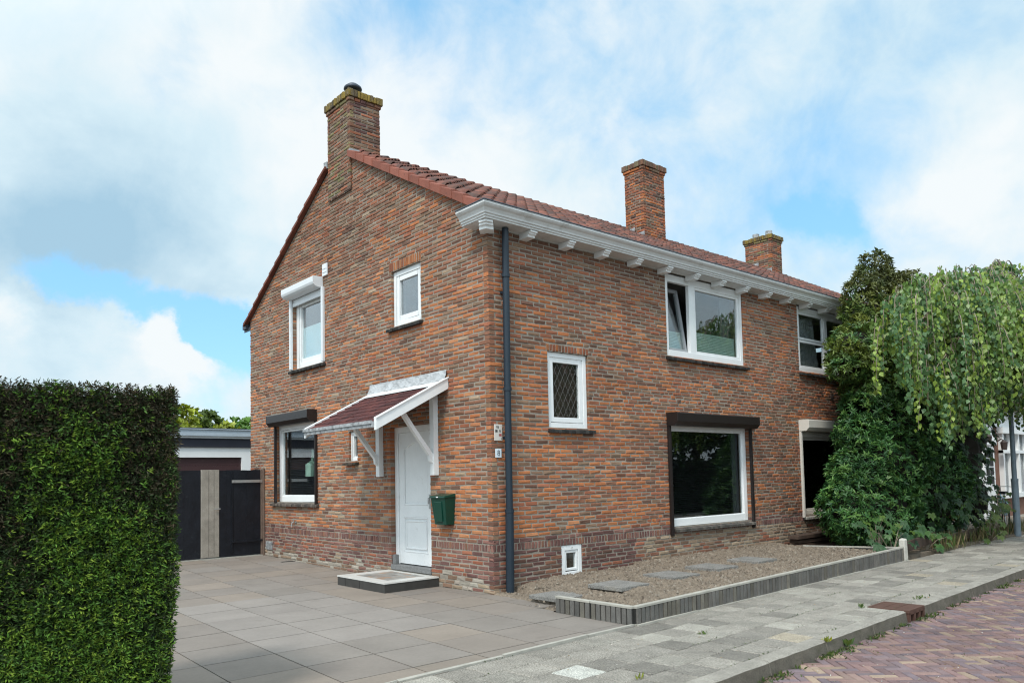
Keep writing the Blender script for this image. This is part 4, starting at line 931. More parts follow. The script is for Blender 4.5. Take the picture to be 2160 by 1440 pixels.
# stepping slabs
sl = MB(); sl.box(-.29, .29, -.29, .29, -.03, .022); s0 = sl.build('stepping_slab', 'slab', bevel=.006)
for f_ in range(len(s0.data.polygons)): pass
at = s0.data.attributes['tint']; at.data.foreach_set('color', np.array([(.225, .215, .20, 1)]*len(at.data), dtype=np.float32).ravel())
places = ((.22, -1.10, .075, .03), (.92, -1.50, .175, .02), (2.10, -1.46, .188, -.03), (3.18, -1.39, .198, .02), (4.36, -1.35, .203, .04))
labs = ('grey stepping slab nearest the downpipe at the low end of the bed', 'grey stepping slab second from the downpipe behind the edging corner', 'middle grey stepping slab of the five in the soil bed',
        'grey stepping slab fourth from the downpipe in the soil bed', 'grey stepping slab farthest from the downpipe under the big window')
for i, (x, y, z, a) in enumerate(places):
    o = s0 if i == 0 else s0.copy()
    if i: COL.objects.link(o)
    o.location = (x, y, z); o.rotation_euler.z = a; tag(o, labs[i], 'paving slab', 'stepping slabs in the soil bed')
# drain in the kerb
dr = thing('street_drain', (2.55, -4.45, 0), 'rust brown cast iron street drain set into kerb with three slots', 'drain')
m = MB(STREET)
m.box(DR0+.01, DR1-.01, KN-.44, KN+.03, -.02, .012); 
for k in range(3): m.box(DR0+.03, DR1-.03, KN-.40+.13*k, KN-.395+.13*k, .012, .016)
m.build('cover', 'rust', dr, bevel=.006)
m = MB(STREET)
for a, b in ((DR0+.01, DR0+.06), (DR0+.17, DR0+.215), (DR0+.325, DR0+.37), (DR1-.055, DR1-.01)): m.box(a, b, KN-.02, KN+.03, -.15, -.02)
m.box(DR0+.01, DR1-.01, KN-.02, KN+.03, -.04, -.02); m.box(DR0+.01, DR1-.01, KN-.02, KN+.035, -.16, -.145); m.build('slotted_front', 'rust', dr)
m = MB(STREET); m.box(DR0+.02, DR1-.02, KN-.3, KN-.10, -.16, -.03); m.build('dark_opening', 'black', dr)
m = MB(); m.box(-.17, .10, 6.33, 6.42, .0, .006); m.v = [(x-.12, y, z+dz(6.38)) for x, y, z in m.v]; tag(m.build('drain_slot', 'black', origin=(-.15, 6.38, .05)), 'narrow black drain slot lying in the driveway below the tap', 'drain slot')

# ------------------------------------------------------------------ gate, garage
GY = 7.92; gz = .085
gt = thing('driveway_gate', (-1.2, GY, gz), 'black foil covered wooden driveway gate with grey planks in the middle', 'gate')
def leafg(x0, x1, name, plx, wav):
    m = MB(); n = 6
    for i in range(n):
        a, b = x0+(x1-x0)*i/n, x0+(x1-x0)*(i+1)/n; m.box(a+.001, b-.001, GY-.012+.004*(i % 2), GY+.02, gz+.02, gz+1.84+wav*rnd.uniform(-.006, .006))
    m.build(name, 'foil', gt)
leafg(-3.4, -1.36, 'foil_panel', None, 1); leafg(-.975, -.085, 'foil_panel', None, 1); leafg(-.985, -.74, 'foil_panel', None, 1) if False else None
for k, (a, b) in enumerate(((-1.352, -1.20), (-1.195, -1.09), (-1.085, -.98))):
    m = MB(); m.box(a, b, GY-.035+.006*k, GY+.02, gz+.03, gz+1.85); m.build('grey_plank', 'wood', gt, bevel=.004)
m = MB(); m.box(-.72, -.05, GY-.045, GY-.036, gz+1.57, gz+1.63); 
for x in (-.68, -.5, -.3, -.12): m.tube([(x, GY-.045, gz+1.60), (x, GY-.052, gz+1.60)], .012, 8)
m.build('strap_hinge', 'steel', gt)
m = MB(); m.box(-.72, -.05, GY-.045, GY-.036, gz+.30, gz+.34); m.tube([(-.72, GY-.05, gz+.32), (-.66, GY-.05, gz+.32)], .018, 8); m.build('lower_hinge', 'foil', gt)
m = MB(); m.box(-1.10, -.97, GY-.07, GY-.05, gz+1.02, gz+1.045); m.build('latch', 'steel', gt)
m = MB(); m.box(-.72, -.70, GY-.03, GY-.012, gz+.1, gz+1.8); m.box(-.70, -.1, GY-.028, GY-.013, gz+.3, gz+.34); m.build('foil_batten', 'foil', gt)
m = MB(); m.box(-.045, .0-.008, GY-.07, GY+.03, -.02, gz+1.88); m.box(-.075, -.047, GY-.03, GY+.03, gz, gz+1.86); tag(m.build('gate_post', 'post', origin=(-.04, GY, 0), bevel=.006), 'weathered brown gate post against the brick gable wall', 'post')
m = MB(); m.box(-3.4, -.05, GY-.06, GY+.05, .02, .092); tag(m.build('gate_threshold', 'edgetop'), kind='structure')
gr = thing('garage', (-1, 14, 0), 'white flat roofed garage with grey fascia behind the black gate', 'garage')
m = MB(); gy = 14.
m.box(-6.0, -5.4, gy, gy+.2, 0, 2.70); m.box(1.885, 3.4, gy, gy+.2, 0, 2.70); m.box(-5.4, 1.885, gy, gy+.2, 2.41, 2.70); m.box(-6, -5.8, gy+.2, gy+6, 0, 2.7); m.box(3.2, 3.4, gy+.2, gy+6, 0, 2.7); m.box(-6, 3.4, gy+5.8, gy+6, 0, 2.7); m.build('wall', 'render_', gr)
m = MB()
for k in range(10): m.box(-5.4, 1.885, gy+.07, gy+.10, .02+k*.24, .02+k*.24+.234)
m.build('garage_door', 'maroon', gr)
m = MB(); m.box(-6.1, 3.5, gy-.05, gy+6.1, 2.702, 2.955); m.build('fascia_band', 'felt', gr)
m = MB(); m.box(-6.15, 3.55, gy-.10, gy+6.15, 2.957, 3.015); m.build('trim', 'alu', gr)
m = MB(); m.box(-6.2, 3.6, gy-.16, gy+6.2, 3.017, 3.10); m.box(-6.2, 3.6, gy-.15, gy+6.2, 3.10, 3.20); m.box(-6.22, 3.62, gy-.18, gy+6.22, 3.2, 3.225); m.build('fascia', 'greyfascia', gr)
m = MB(); m.box(-6.2, 3.6, gy-.15, gy+6.2, 3.226, 3.25); m.build('roof', 'felt', gr)

# ------------------------------------------------------------------ right side: planks, stub post, boards, lamp post, white house, bicycle
for i, (x0, x1, y0_, z0, r) in enumerate(((7.55, 9.6, -.42, .10, .03), (7.60, 9.5, -.40, .19, -.02), (7.50, 9.7, -.44, .28, .01), (7.75, 9.4, -.78, .07, .05))):
    m = MB(); m.box(x0, x1, y0_, y0_+.22, z0, z0+.075, j=.006)
    o = m.build('timber_plank', 'bwood', origin=(x0, y0_, z0), bevel=.006); o.rotation_euler.z = r
    tag(o, ('dark brown timber plank at the bottom of the pile by the wall', 'dark brown timber plank in the middle of the pile by the wall', 'dark brown timber plank on top of the pile by the wall', 'dark brown timber plank lying alone in front of the pile')[i], 'plank', 'timber planks by the wall')
m = MB(); px, py = 7.56, edge_y(7.56)+.06
m.hexa([(px-.075, py-.06, -.05), (px+.075, py-.06, -.05), (px+.075, py+.06, -.05), (px-.075, py+.06, -.05), (px-.055, py-.05, .37), (px+.07, py-.05, .385), (px+.055, py+.05, .40), (px-.065, py+.05, .38)]); tag(m.build('stub_post', 'concrete', origin=(px, py, 0), bevel=.02), 'short weathered white concrete post at end of the edging', 'post')
for i, (xa, xb, za, zb_) in enumerate(((7.75, 9.55, .13, .20), (9.7, 12.3, .10, .13))):
    m = MB(); ya, yb_ = edge_y(xa)+.10, edge_y(xb)+.16
    m.hexa([(xa, ya, za-.02), (xb, yb_, zb_-.02), (xb, yb_+.04, zb_-.02), (xa, ya+.04, za-.02), (xa, ya, za+.17), (xb, yb_, zb_+.17), (xb, yb_+.04, zb_+.17), (xa, ya+.04, za+.17)]); m.box(xa+.02, xa+.1, ya+.04, ya+.1, -.05, za+.18)
    tag(m.build('fence_board', 'bwood', origin=(xa, ya, 0), bevel=.005), ('low brown fence board right beside the white stub post', 'low brown fence board farther along, behind dry grass')[i], 'fence board', 'low fence boards along the pavement')
lp = thing('lamp_post', (14.14, -2.33, 0), 'slim grey blue steel lamp post at edge of the pavement', 'lamp post')
m = MB(); m.tube([(14.14, -2.33, 0), (14.14, -2.33, 1.3)], .075, 14); m.tube([(14.14, -2.33, 1.3), (14.14, -2.33, 1.36)], .08, 14); m.tube([(14.14, -2.33, 1.36), (14.14, -2.33, 3.9)], [.056, .046], 14); m.build('pole', 'lamp', lp, smooth=False)
m = MB(); m.tube([(14.14, -2.33, 3.9), (14.14, -2.33, 3.98), (14.14, -2.33, 4.25), (14.14, -2.33, 4.3), (14.14, -2.33, 4.42)], [.05, .1, .18, .22, .03], 14); m.build('lantern', 'bronze', lp)
# white house down the street
wh = thing('white_fronted_house', (22, .3, 0), 'house far down the street with white panelled porch and bay window', 'house')
HY = .3
m = MB(FRONT); m.map = lambda s_, o_, z_: (s_, HY-o_, z_)
m.box(19.2, 34, -8, 0, 0, 3.6); m.build('wall', 'oppbrick', wh)
m = MB(); m.prism if False else None
m.hexa([(19.0, HY-.4, 3.6), (34.2, HY-.4, 3.6), (34.2, HY+8.4, 3.6), (19.0, HY+8.4, 3.6), (19.0, HY+3.9, 5.2), (34.2, HY+3.9, 5.2), (34.2, HY+4.1, 5.2), (19.0, HY+4.1, 5.2)]); m.build('roof', 'opptile', wh)
WF = lambda s_, o_, z_: (s_, HY-o_, z_)
m = MB(WF); m.box(19.25, 21.15, .0, .06, .0, 3.4); m.box(19.25, 21.2, .06, .14, 2.35, 2.6); m.build('porch_panel', 'white', wh)
m = MB(WF); m.box(20.05, 21.0, .06, .11, .1, 2.3); m.build('door', 'white', wh)
dr_ = wh.children[-1]
m = MB(WF)
for r in range(4): m.box(20.2, 20.5, .11, .12, 1.12+r*.28, 1.36+r*.28); m.box(20.55, 20.85, .11, .12, 1.12+r*.28, 1.36+r*.28)
m.build('pane', 'dark', dr_)
m = MB(WF); m.box(21.2, 27.5, .0, .05, 2.96, 3.58); m.build('fascia', 'white', wh)
win = MB(WF)
for a, b in ((21.75, 21.87), (22.5, 22.62), (23.3, 23.42), (24.1, 24.22)): win.box(a, b, .0, .14, .75, 2.75)
win.box(21.75, 24.22, .0, .15, .62, .78); win.box(21.75, 24.22, .0, .15, 2.1, 2.2); win.box(21.65, 24.3, .0, .2, 2.75, 2.95)
wi = win.build('window', 'white', wh)
m = MB(WF); m.box(21.87, 24.1, .02, .03, .78, 2.75); m.build('pane', 'dpane', wi)
m = MB(WF); m.box(21.87, 24.1, .004, .01, .78, 2.75); m.build('curtain', 'curtain', wi)
m = MB(WF); m.tube([(19.9, .1, 2.62), (19.9, .22, 2.72), (19.9, .32, 2.66)], .02, 6); m.tube([(19.9, .32, 2.66), (19.9, .32, 2.6), (19.9, .32, 2.42)], [.05, .1, .07], 8); m.build('porch_lamp', 'bronze', wh)
m = MB(WF); m.tube([(21.4, .05, 2.45), (21.4, .2, 2.55), (21.4, .28, 2.5)], .02, 6); m.tube([(21.4, .28, 2.5), (21.4, .28, 2.44), (21.4, .28, 2.2)], [.05, .11, .08], 8); m.build('porch_lamp', 'bronze', wh)
bk = thing('bicycle', (17.3, -1.1, 0), 'pale blue bicycle parked behind the shrubs near white porch', 'bicycle')
def wheel(cx, cy, ang):
    m = MB(); d = Vector((cos(ang), sin(ang), 0)); c = Vector((cx, cy, .35)); m.tube([c+d*.33*cos(a*pi/14)+Vector((0, 0, .33*sin(a*pi/14))) for a in range(29)], .022, 8); m.build('tyre', 'tyre', wobj)
    m = MB()
    for a in range(9): m.tube([c, c+d*.31*cos(a*2*pi/9)+Vector((0, 0, .31*sin(a*2*pi/9)))], .004, 4)
    m.tube([c+d*.305*cos(a*pi/14)+Vector((0, 0, .305*sin(a*pi/14))) for a in range(29)], .012, 6); m.build('rim', 'steel', wobj)
an = radians(25)
for sgn in (-.53, .53):
    cx, cy = 17.3+cos(an)*sgn, -1.1+sin(an)*sgn
    wobj = bpy.data.objects.new('wheel', None); COL.objects.link(wobj); wobj.parent = bk; wobj.location = Vector((cx, cy, .35))-bk.location
    wheel(cx, cy, an)
B = lambda u, z, o=0: (17.3+cos(an)*u-sin(an)*o, -1.1+sin(an)*u+cos(an)*o, z)
m = MB()
for p, q in (((-.53, .35), (-.1, .33)), ((-.1, .33), (-.25, .9)), ((-.53, .35), (-.22, .75)), ((-.1, .33), (.35, .78)), ((-.22, .75), (.35, .85)), ((.33, .95), (.53, .35))): m.tube([B(*p), B(*q)], .018, 8)
m.build('frame', 'bike', bk)
m = MB(); m.tube([B(.53+.37*cos(a*pi/14), .35+.37*sin(a*pi/14)) for a in range(2, 13)], .02, 6); m.tube([B(-.53+.37*cos(a*pi/14), .35+.37*sin(a*pi/14)) for a in range(2, 13)], .02, 6); m.build('mudguard', 'bike', bk)
m = MB(); m.tube([B(.33, .95), B(.32, 1.08)], .014, 6); m.tube([B(.15, 1.08, .28), B(.32, 1.1, .2), B(.33, 1.1, -.2), B(.15, 1.08, -.28)], .012, 6); m.build('handlebar', 'steel', bk)
m = MB(); m.box(17.3-.42, 17.3-.14, -1.29, -1.12, .92, .98); m.build('saddle', 'tyre', bk, bevel=.02)

# ------------------------------------------------------------------ vegetation
def leaves(name, pos, dr_, nrm, ln, wd, tint, mat='leaf', parent=None, origin=(0, 0, 0), wide=.45, fold=.25, droop=0.):
    """kite leaves folded along the midrib; pos, dr_, nrm (N,3)"""
    N = len(pos); dr_ = dr_/np.linalg.norm(dr_, axis=1, keepdims=True); sd = np.cross(dr_, nrm); sd /= np.linalg.norm(sd, axis=1, keepdims=True)+1e-9; un = np.cross(sd, dr_)
    ln = np.broadcast_to(np.asarray(ln, float).reshape(-1, 1), (N, 1)); wd = np.broadcast_to(np.asarray(wd, float).reshape(-1, 1), (N, 1))
    a = pos; m_ = pos+dr_*ln*wide+un*wd*fold; l = m_+sd*wd*.5; r = m_-sd*wd*.5; t = pos+dr_*ln-un*ln*droop
    o = np.array(origin, float); q = parent
    while q is not None: o = o+np.array(q.location); q = q.parent
    V = np.stack([a, l, t, r], 1).reshape(-1, 3)-o
    me = bpy.data.meshes.new(name); b = np.arange(N)*4
    F = np.stack([b, b+1, b+2, b, b+2, b+3], 1).reshape(-1, 3)
    me.vertices.add(N*4); me.vertices.foreach_set('co', V.astype(np.float32).ravel())
    me.loops.add(N*6); me.loops.foreach_set('vertex_index', F.astype(np.int32).ravel())
    me.polygons.add(N*2); me.polygons.foreach_set('loop_start', (np.arange(N*2)*3).astype(np.int32)); me.polygons.foreach_set('loop_total', np.full(N*2, 3, np.int32))
    me.materials.append(MT[mat]); me.update(calc_edges=True)
    at = me.attributes.new('tint', 'FLOAT_COLOR', 'FACE'); c = np.repeat(np.concatenate([tint, np.ones((N, 1))], 1), 2, axis=0); at.data.foreach_set('color', c.astype(np.float32).ravel())
    ob = bpy.data.objects.new(name, me); COL.objects.link(ob); ob.parent = parent
    if parent is None: ob.location = origin
    return ob
def unit(n):
    v = RG.normal(size=(n, 3)); return v/np.linalg.norm(v, axis=1, keepdims=True)
def vnoise(p, s, off=0.): return np.array([noise.noise(Vector((a*s+off, b*s, c*s))) for a, b, c in p])
def pal(idx, table): return np.array(table)[idx]

# --- the clipped hedge
HX0, HX1, HY0, HY1, HZ = -9.6, -5.22, -3.0, -1.75, 2.29
hedge = thing('hedge', (-7, -2.4, 0), 'tall clipped dark green hedge beside the driveway', 'hedge')
def hx1(z): return HX1+.05-.10*max(0, 1.2-z)/1.2
m = MB(); m.hexa([(HX0, HY0+.14, 0), (HX1-.26, HY0+.14, 0), (HX1-.26, HY1-.12, 0), (HX0, HY1-.12, 0), (HX0, HY0+.12, HZ-.10), (HX1-.06, HY0+.10, HZ-.07), (HX1-.06, HY1-.12, HZ-.07), (HX0, HY1-.12, HZ-.10)]); m.build('dark_core', 'core', hedge)  # solid core, dark in place of the shaded inside of the hedge
def hedge_pts(n, front=True):
    k = RG.random(n); P = np.zeros((n, 3)); D = np.zeros((n, 3))
    nf, nt, ns = (k < .76), (k >= .76) & (k < .85), (k >= .85)
    P[:, 0] = RG.uniform(HX0, HX1+.04, n); P[:, 2] = RG.uniform(.0, HZ, n); P[:, 1] = HY0; D[:, 1] = -1
    P[nt, 2] = HZ; P[nt, 1] = RG.uniform(HY0, HY1, nt.sum()); D[nt] = (0, 0, 1)
    P[ns, 1] = RG.uniform(HY0, HY1, ns.sum()); D[ns] = (1, 0, 0)
    xr = HX1+.05-.10*np.clip(1.2-P[:, 2], 0, 2)/1.2
    P[ns, 0] = xr[ns]; P[:, 0] = np.minimum(P[:, 0], xr)
    return P, D
P, D = hedge_pts(62000)
keepz = (P[:, 0] > -7.4) | (RG.random(len(P)) < .6)
P, D = P[keepz], D[keepz]
n1 = vnoise(P, 1.3); n2 = vnoise(P, 4.5, 5.)
P = P+D*(n2[:, None]*.025+vnoise(P, 12., 3.)[:, None]*.02-.03-.05*(RG.random((len(P), 1))**2))
# each point is a sprig of narrow leaves
def sprigs(P, D, k, ln, wd, jit, spread, tint, jt=.12):
    n = len(P); A = np.repeat(P, k, 0); G = np.repeat(D, k, 0); base = np.repeat(unit(n)*np.array([.9, .6, .3])+D*np.where(D[:, 2:3] > .5, .05, .6), k, 0)
    d = base+unit(n*k)*spread; pos = A+unit(n*k)*jit; up_ = G*.6+unit(n*k)*.7+np.array([0, 0, .35])
    t = np.repeat(tint, k, 0)*(1+RG.normal(0, jt, (n*k, 1)))
    L_ = ln*RG.uniform(.6, 1.25, n*k); return pos, d, up_, L_, L_*wd, np.clip(t, .002, 1)
hgt = P[:, 2]/HZ
fresh = np.clip(.60-1.2*(hgt-.33)+1.0*n1+.6*n2, .06, 1); brown = np.clip((hgt-.45)*1.6-.5*n1+.15, 0, 1)
sel = RG.random(len(P)); isf = sel < fresh*.80; isb = (~isf) & (RG.random(len(P)) < brown*.75)
T0 = pal(RG.integers(0, 4, len(P)), [(.036, .062, .020), (.052, .088, .025), (.030, .052, .022), (.066, .105, .030)])
T0[isb] = pal(RG.integers(0, 3, isb.sum()), [(.066, .056, .032), (.046, .048, .026), (.085, .064, .038)])
a = sprigs(P, D, 6, .031, .28, .016, .75, T0); leaves('foliage', *a[:3], a[3], a[4], a[5], 'yew', hedge)
Pf, Df = P[isf]+D[isf]*.016, D[isf]
Tf = pal(RG.integers(0, 4, isf.sum()), [(.140, .240, .030), (.10, .21, .030), (.18, .265, .034), (.08, .165, .034)])
a = sprigs(Pf, Df, 6, .032, .28, .015, .7, Tf); leaves('fresh_shoots', *a[:3], a[3], a[4], a[5], 'yew', hedge)

# --- crowns made of leafy blobs
def blob_pts(blobs, n, shell=.35):
    B_ = np.array(blobs, float); wgt = (B_[:, 3]*B_[:, 4]*B_[:, 5])**(2/3); i = RG.choice(len(B_), n, p=wgt/wgt.sum())
    u = unit(n); r = 1-shell*RG.random((n, 1))**1.7; P = B_[i, :3]+u*B_[i, 3:6]*r
    inside = np.zeros(n, bool)
    for b in B_:
        q = (((P-b[:3])/b[3:6])**2).sum(1); inside |= q < .50
    k = ~inside; nr = u[k]/B_[i[k], 3:6]; nr /= np.linalg.norm(nr, axis=1, keepdims=True); return P[k], nr
def core(blobs, par, f=.62):
    m = MB()
    for (x, y, z, a, b, c) in blobs:
        for i in range(6):
            for j in range(8):
                pt = lambda i_, j_: (x+a*f*sin(pi*i_/6)*cos(2*pi*j_/8)*(1+.2*nz(i_, j_ % 8, x)), y+b*f*sin(pi*i_/6)*sin(2*pi*j_/8), z+c*f*cos(pi*i_/6))
                m.quad([pt(i, j), pt(i, j+1), pt(i+1, j+1), pt(i+1, j)])
    return m.build('dark_core', 'core', par, weld=False)  # solid blobs coloured as the shade inside the crown
def trunk(m, pts, rs): m.tube(pts, rs, 10)

# evergreen shrub in front of the neighbour
es = thing('evergreen_shrub', (9.6, -1.0, 0), 'large dark evergreen shrub of glossy narrow leaves against the house front', 'shrub')
EB = [(9.1, -1.25, .9, 1.65, .75, 1.0), (9.7, -1.3, 1.8, 1.6, .8, .9), (10.2, -1.3, 2.6, 1.5, .8, .9), (8.55, -1.15, .85, 1.15, .62, .75), (8.95, -1.15, 1.6, 1.0, .65, .6), (10.5, -1.25, 3.3, 1.3, .75, .7),
      (9.55, -1.05, 3.95, 1.25, .7, .5), (9.35, -1.05, 4.25, 1.05, .65, .5), (10.2, -1.1, 4.75, 1.1, .7, .55), (9.7, -1.0, 5.05, .6, .5, .35), (10.3, -1.05, 5.35, .7, .5, .4), (10.15, -1.0, 5.8, .50, .4, .42), (10.25, -1.0, 6.15, .42, .34, .34),
      (11.3, -1.1, 5.1, .6, .5, .6), (11.2, -1.1, 5.65, .3, .28, .3), (12.0, -1.1, 5.0, .8, .6, .9), (12.4, -1.1, 5.7, .5, .4, .4), (11.6, -1.2, 3.8, 1.1, .8, 1.2), (11.4, -1.35, 1.3, 1.3, .9, 1.2), (8.75, -1.0, 3.75, .5, .45, .3), (8.95, -1.1, 2.35, .7, .5, .45), (9.7, -1.15, 3.25, .95, .65, .65), (9.3, -1.1, 2.9, .7, .5, .5), (10.9, -1.0, 5.7, .55, .45, .5), (11.7, -1.1, 5.75, .6, .45, .5), (11.2, -1.1, 5.2, .9, .6, .6), (9.55, -1.0, 5.4, .45, .4, .4)]
P, D = blob_pts(EB, 17500, .34)
k = P[:, 2] > .08; P, D = P[k], D[k]
hh = P[:, 2]; nn = vnoise(P, 1.6, 2.); n3_ = vnoise(P, 3.8, 8.)
T0 = pal(RG.integers(0, 4, len(P)), [(.052, .140, .040), (.072, .180, .046), (.034, .100, .034), (.115, .225, .052)])*(1+.5*nn[:, None])
gold = np.clip((hh-3.0)/1.2, 0, 1)*np.clip(.65+1.2*n3_, 0, 1); T0 = T0*(1-gold[:, None]*.8)+np.array((.20, .215, .030))*gold[:, None]*.8
dull = np.clip((hh-5.0)/.6, 0, 1); T0 = T0*(1-dull[:, None]*.6)+np.array((.095, .085, .035))*dull[:, None]*.6
def rosettes(P, D, k, ln, wd, tint, up_=.45, open_=.9, droop=.15):
    n = len(P); ax = D*.7+unit(n)*.45+np.array([0, 0, up_]); ax /= np.linalg.norm(ax, axis=1, keepdims=True)
    A = np.repeat(ax, k, 0); s = np.cross(A, unit(n*k)); s /= np.linalg.norm(s, axis=1, keepdims=True)+1e-9
    d = A*.55+s*open_; pos = np.repeat(P, k, 0)+A*RG.uniform(-.05, .03, (n*k, 1)); up2 = A+unit(n*k)*.25
    L_ = ln*RG.uniform(.65, 1.2, n*k); t = np.repeat(tint, k, 0)*(1+RG.normal(0, .14, (n*k, 1))); return pos, d, up2, L_, L_*wd, np.clip(t, .002, 1)
a = rosettes(P, D, 8, .108, .30, T0); leaves('foliage', *a[:3], a[3], a[4], a[5], 'leaf', es, droop=.18)
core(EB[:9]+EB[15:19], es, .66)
m = MB(); trunk(m, [(9.6, -1.1, 0), (9.7, -1.1, 1.5), (10.0, -1.05, 3.5), (10.25, -1.0, 6.0)], [.09, .07, .05, .015])
for k_ in range(14):
    z = 1.0+k_*.33; a_ = k_*2.4; e = Vector((9.7+.09*z, -1.05, z)); m.tube([e, e+Vector((cos(a_)*.5, sin(a_)*.4, .2)), e+Vector((cos(a_)*.9, sin(a_)*.7, .5))], [.03, .02, .008], 6)
m.build('trunk', 'bark', es)

# maple undergrowth between shrub and birch
def lobed(name, P, D, size, tint, par):
    """palmate leaves: five kites from one point"""
    n = len(P); nrm = D*.5+unit(n)*.35+np.array([-.1, -.35, .55]); nrm /= np.linalg.norm(nrm, axis=1, keepdims=True); h = np.cross(nrm, np.array([0, 0, 1.])); h /= np.linalg.norm(h, axis=1, keepdims=True)+1e-9; f = -np.cross(h, nrm); f = np.where(f[:, 2:3] > 0, -f, f)
    pos = []; dr2 = []; up2 = []; L_ = []; tt = []
    sz = size*RG.uniform(.6, 1.2, n)
    for ang, s in ((0, 1.), (.75, .85), (-.75, .85), (1.6, .6), (-1.6, .6)):
        pos.append(P); dr2.append(f*cos(ang)+h*sin(ang)); up2.append(nrm); L_.append(sz*s); tt.append(tint*(1+RG.normal(0, .06, (n, 1))))
    L_ = np.concatenate(L_); return leaves(name, np.concatenate(pos), np.concatenate(dr2), np.concatenate(up2), L_, L_*.55, np.clip(np.concatenate(tt), .002, 1), 'leaf', par, wide=.5, fold=.05, droop=.12)
mp = thing('maple_bush', (11.6, -1.25, 0), 'dark maple bush with lobed leaves between evergreen shrub and weeping birch', 'bush')
MBL = [(11.3, -1.35, 1.0, 1.2, .9, 1.0), (12.3, -1.25, 1.5, 1.2, .9, 1.4), (12.0, -1.2, 2.6, 1.5, 1.0, 1.2), (13.2, -1.1, 2.4, 1.1, .9, 1.5), (13.0, -1.1, 3.8, 1.3, 1.0, 1.0), (13.6, -1.5, .9, .9, .6, .8), (11.6, -1.1, 4.2, 1.0, .9, 1.0), (12.8, -1.7, 1.9, 1.0, .5, 1.2), (13.6, -1.6, 2.5, .9, .5, .9)]
P, D = blob_pts(MBL, 4200, .4); k = P[:, 2] > .06; P, D = P[k], D[k]; nn = vnoise(P, 1.5, 4.)
T0 = pal(RG.integers(0, 3, len(P)), [(.030, .075, .024), (.022, .055, .020), (.042, .10, .024)])*(1+.6*nn[:, None]); br_ = (RG.random(len(P)) < .10); T0[br_] = (.09, .145, .022)
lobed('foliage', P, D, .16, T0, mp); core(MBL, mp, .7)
m = MB()
for dx in (-.4, 0, .5): trunk(m, [(12.2+dx*.4, -1.2, 0), (12.2+dx, -1.2, 1.6), (12.2+dx*1.8, -1.15, 3.6)], [.05, .04, .015])
m.build('trunk', 'bark', mp)
# maple seedlings at the foot of the shrub
for i, (x, y, z0, n, lab) in enumerate(((7.75, -1.9, .45, 26, 'young maple seedling with pale lobed leaves in front of evergreen shrub'), (7.75, -2.15, .25, 20, 'low maple seedling with dark lobed leaves just behind the white stub post'), (9.15, -2.2, .25, 26, 'bright green maple seedling drooping over the brown fence board'))):
    th = thing('maple_seedling', (x, y, .1), lab, 'plant', 'maple seedlings along the bed')
    P = np.array([x, y, z0+.12])+RG.normal(0, 1, (n, 3))*np.array([.42, .14, .16]); T0 = pal(RG.integers(0, 3, n), [(.055, .125, .028), (.045, .10, .035), (.09, .15, .03)] if i != 1 else [(.035, .09, .035), (.03, .075, .03), (.045, .1, .035)])
    lobed('foliage', P, np.tile(np.array([[-.4, -.6, .3]]), (n, 1)), .17, T0, th)
    m = MB()
    for p in P[:12]: m.tube([(x, y, .05), ((x+p[0])/2, (y+p[1])/2, p[2]*.8), tuple(p)], [.008, .005, .003], 5)
    m.build('stem', 'twig', th)

# weeping birch: arching limbs and hanging strands
wb_ = thing('weeping_birch', (12.0, -2.1, 0), 'weeping birch with arching bare twigs and hanging leafy strands over the pavement', 'tree')
m = MB(); trunk(m, [(13.3, -.7, 0), (13.2, -.8, 1.5), (12.8, -1.4, 3.2), (12.2, -2.2, 5.0)], [.13, .11, .09, .06])
tops = [((12.2, -2.2, 4.6), (11.2, -2.4, 5.3), (9.6, -2.5, 5.0), (7.7, -2.5, 4.0)), ((12.2, -2.2, 5.0), (11.8, -2.3, 6.1), (10.6, -2.3, 5.9), (9.3, -2.2, 5.0)), ((12.2, -2.2, 5.0), (12.8, -2.3, 6.5), (14.2, -2.4, 6.9), (16.2, -2.4, 6.2)),
        ((12.2, -2.2, 5.0), (12.4, -2.3, 6.4), (13.5, -2.4, 6.5), (15.2, -2.6, 5.8)), ((12.2, -2.3, 4.5), (11.4, -2.9, 5.1), (10.2, -3.2, 4.9), (8.9, -3.3, 4.0)), ((12.2, -2.4, 4.4), (11.8, -3.2, 5.0), (11.3, -3.7, 4.8), (10.8, -4.0, 4.0)),
        ((12.3, -2.4, 4.6), (13.0, -3.0, 5.3), (13.6, -3.4, 5.1), (14.2, -3.8, 4.3)), ((12.3, -2.2, 4.8), (13.4, -2.4, 5.8), (14.8, -2.6, 5.7), (16.4, -2.8, 4.8)), ((12.3, -2.0, 4.8), (13.0, -1.6, 6.0), (14.3, -1.4, 6.0), (15.9, -1.2, 5.2)),
        ((12.0, -2.2, 4.2), (11.0, -2.6, 4.6), (9.8, -2.8, 4.3), (8.3, -2.8, 3.4)), ((12.2, -2.2, 4.3), (11.5, -2.0, 5.4), (10.6, -1.9, 5.4), (9.8, -1.8, 4.6)), ((12.3, -2.2, 4.4), (13.2, -2.8, 4.8), (14.4, -3.2, 4.6), (15.6, -3.4, 3.8))]
def bez(c, t):
    a, b, c_, d = [Vector(q) for q in c]; return a*(1-t)**3+b*3*t*(1-t)**2+c_*3*t*t*(1-t)+d*t**3
P = []; D = []; TT = []; strands = []
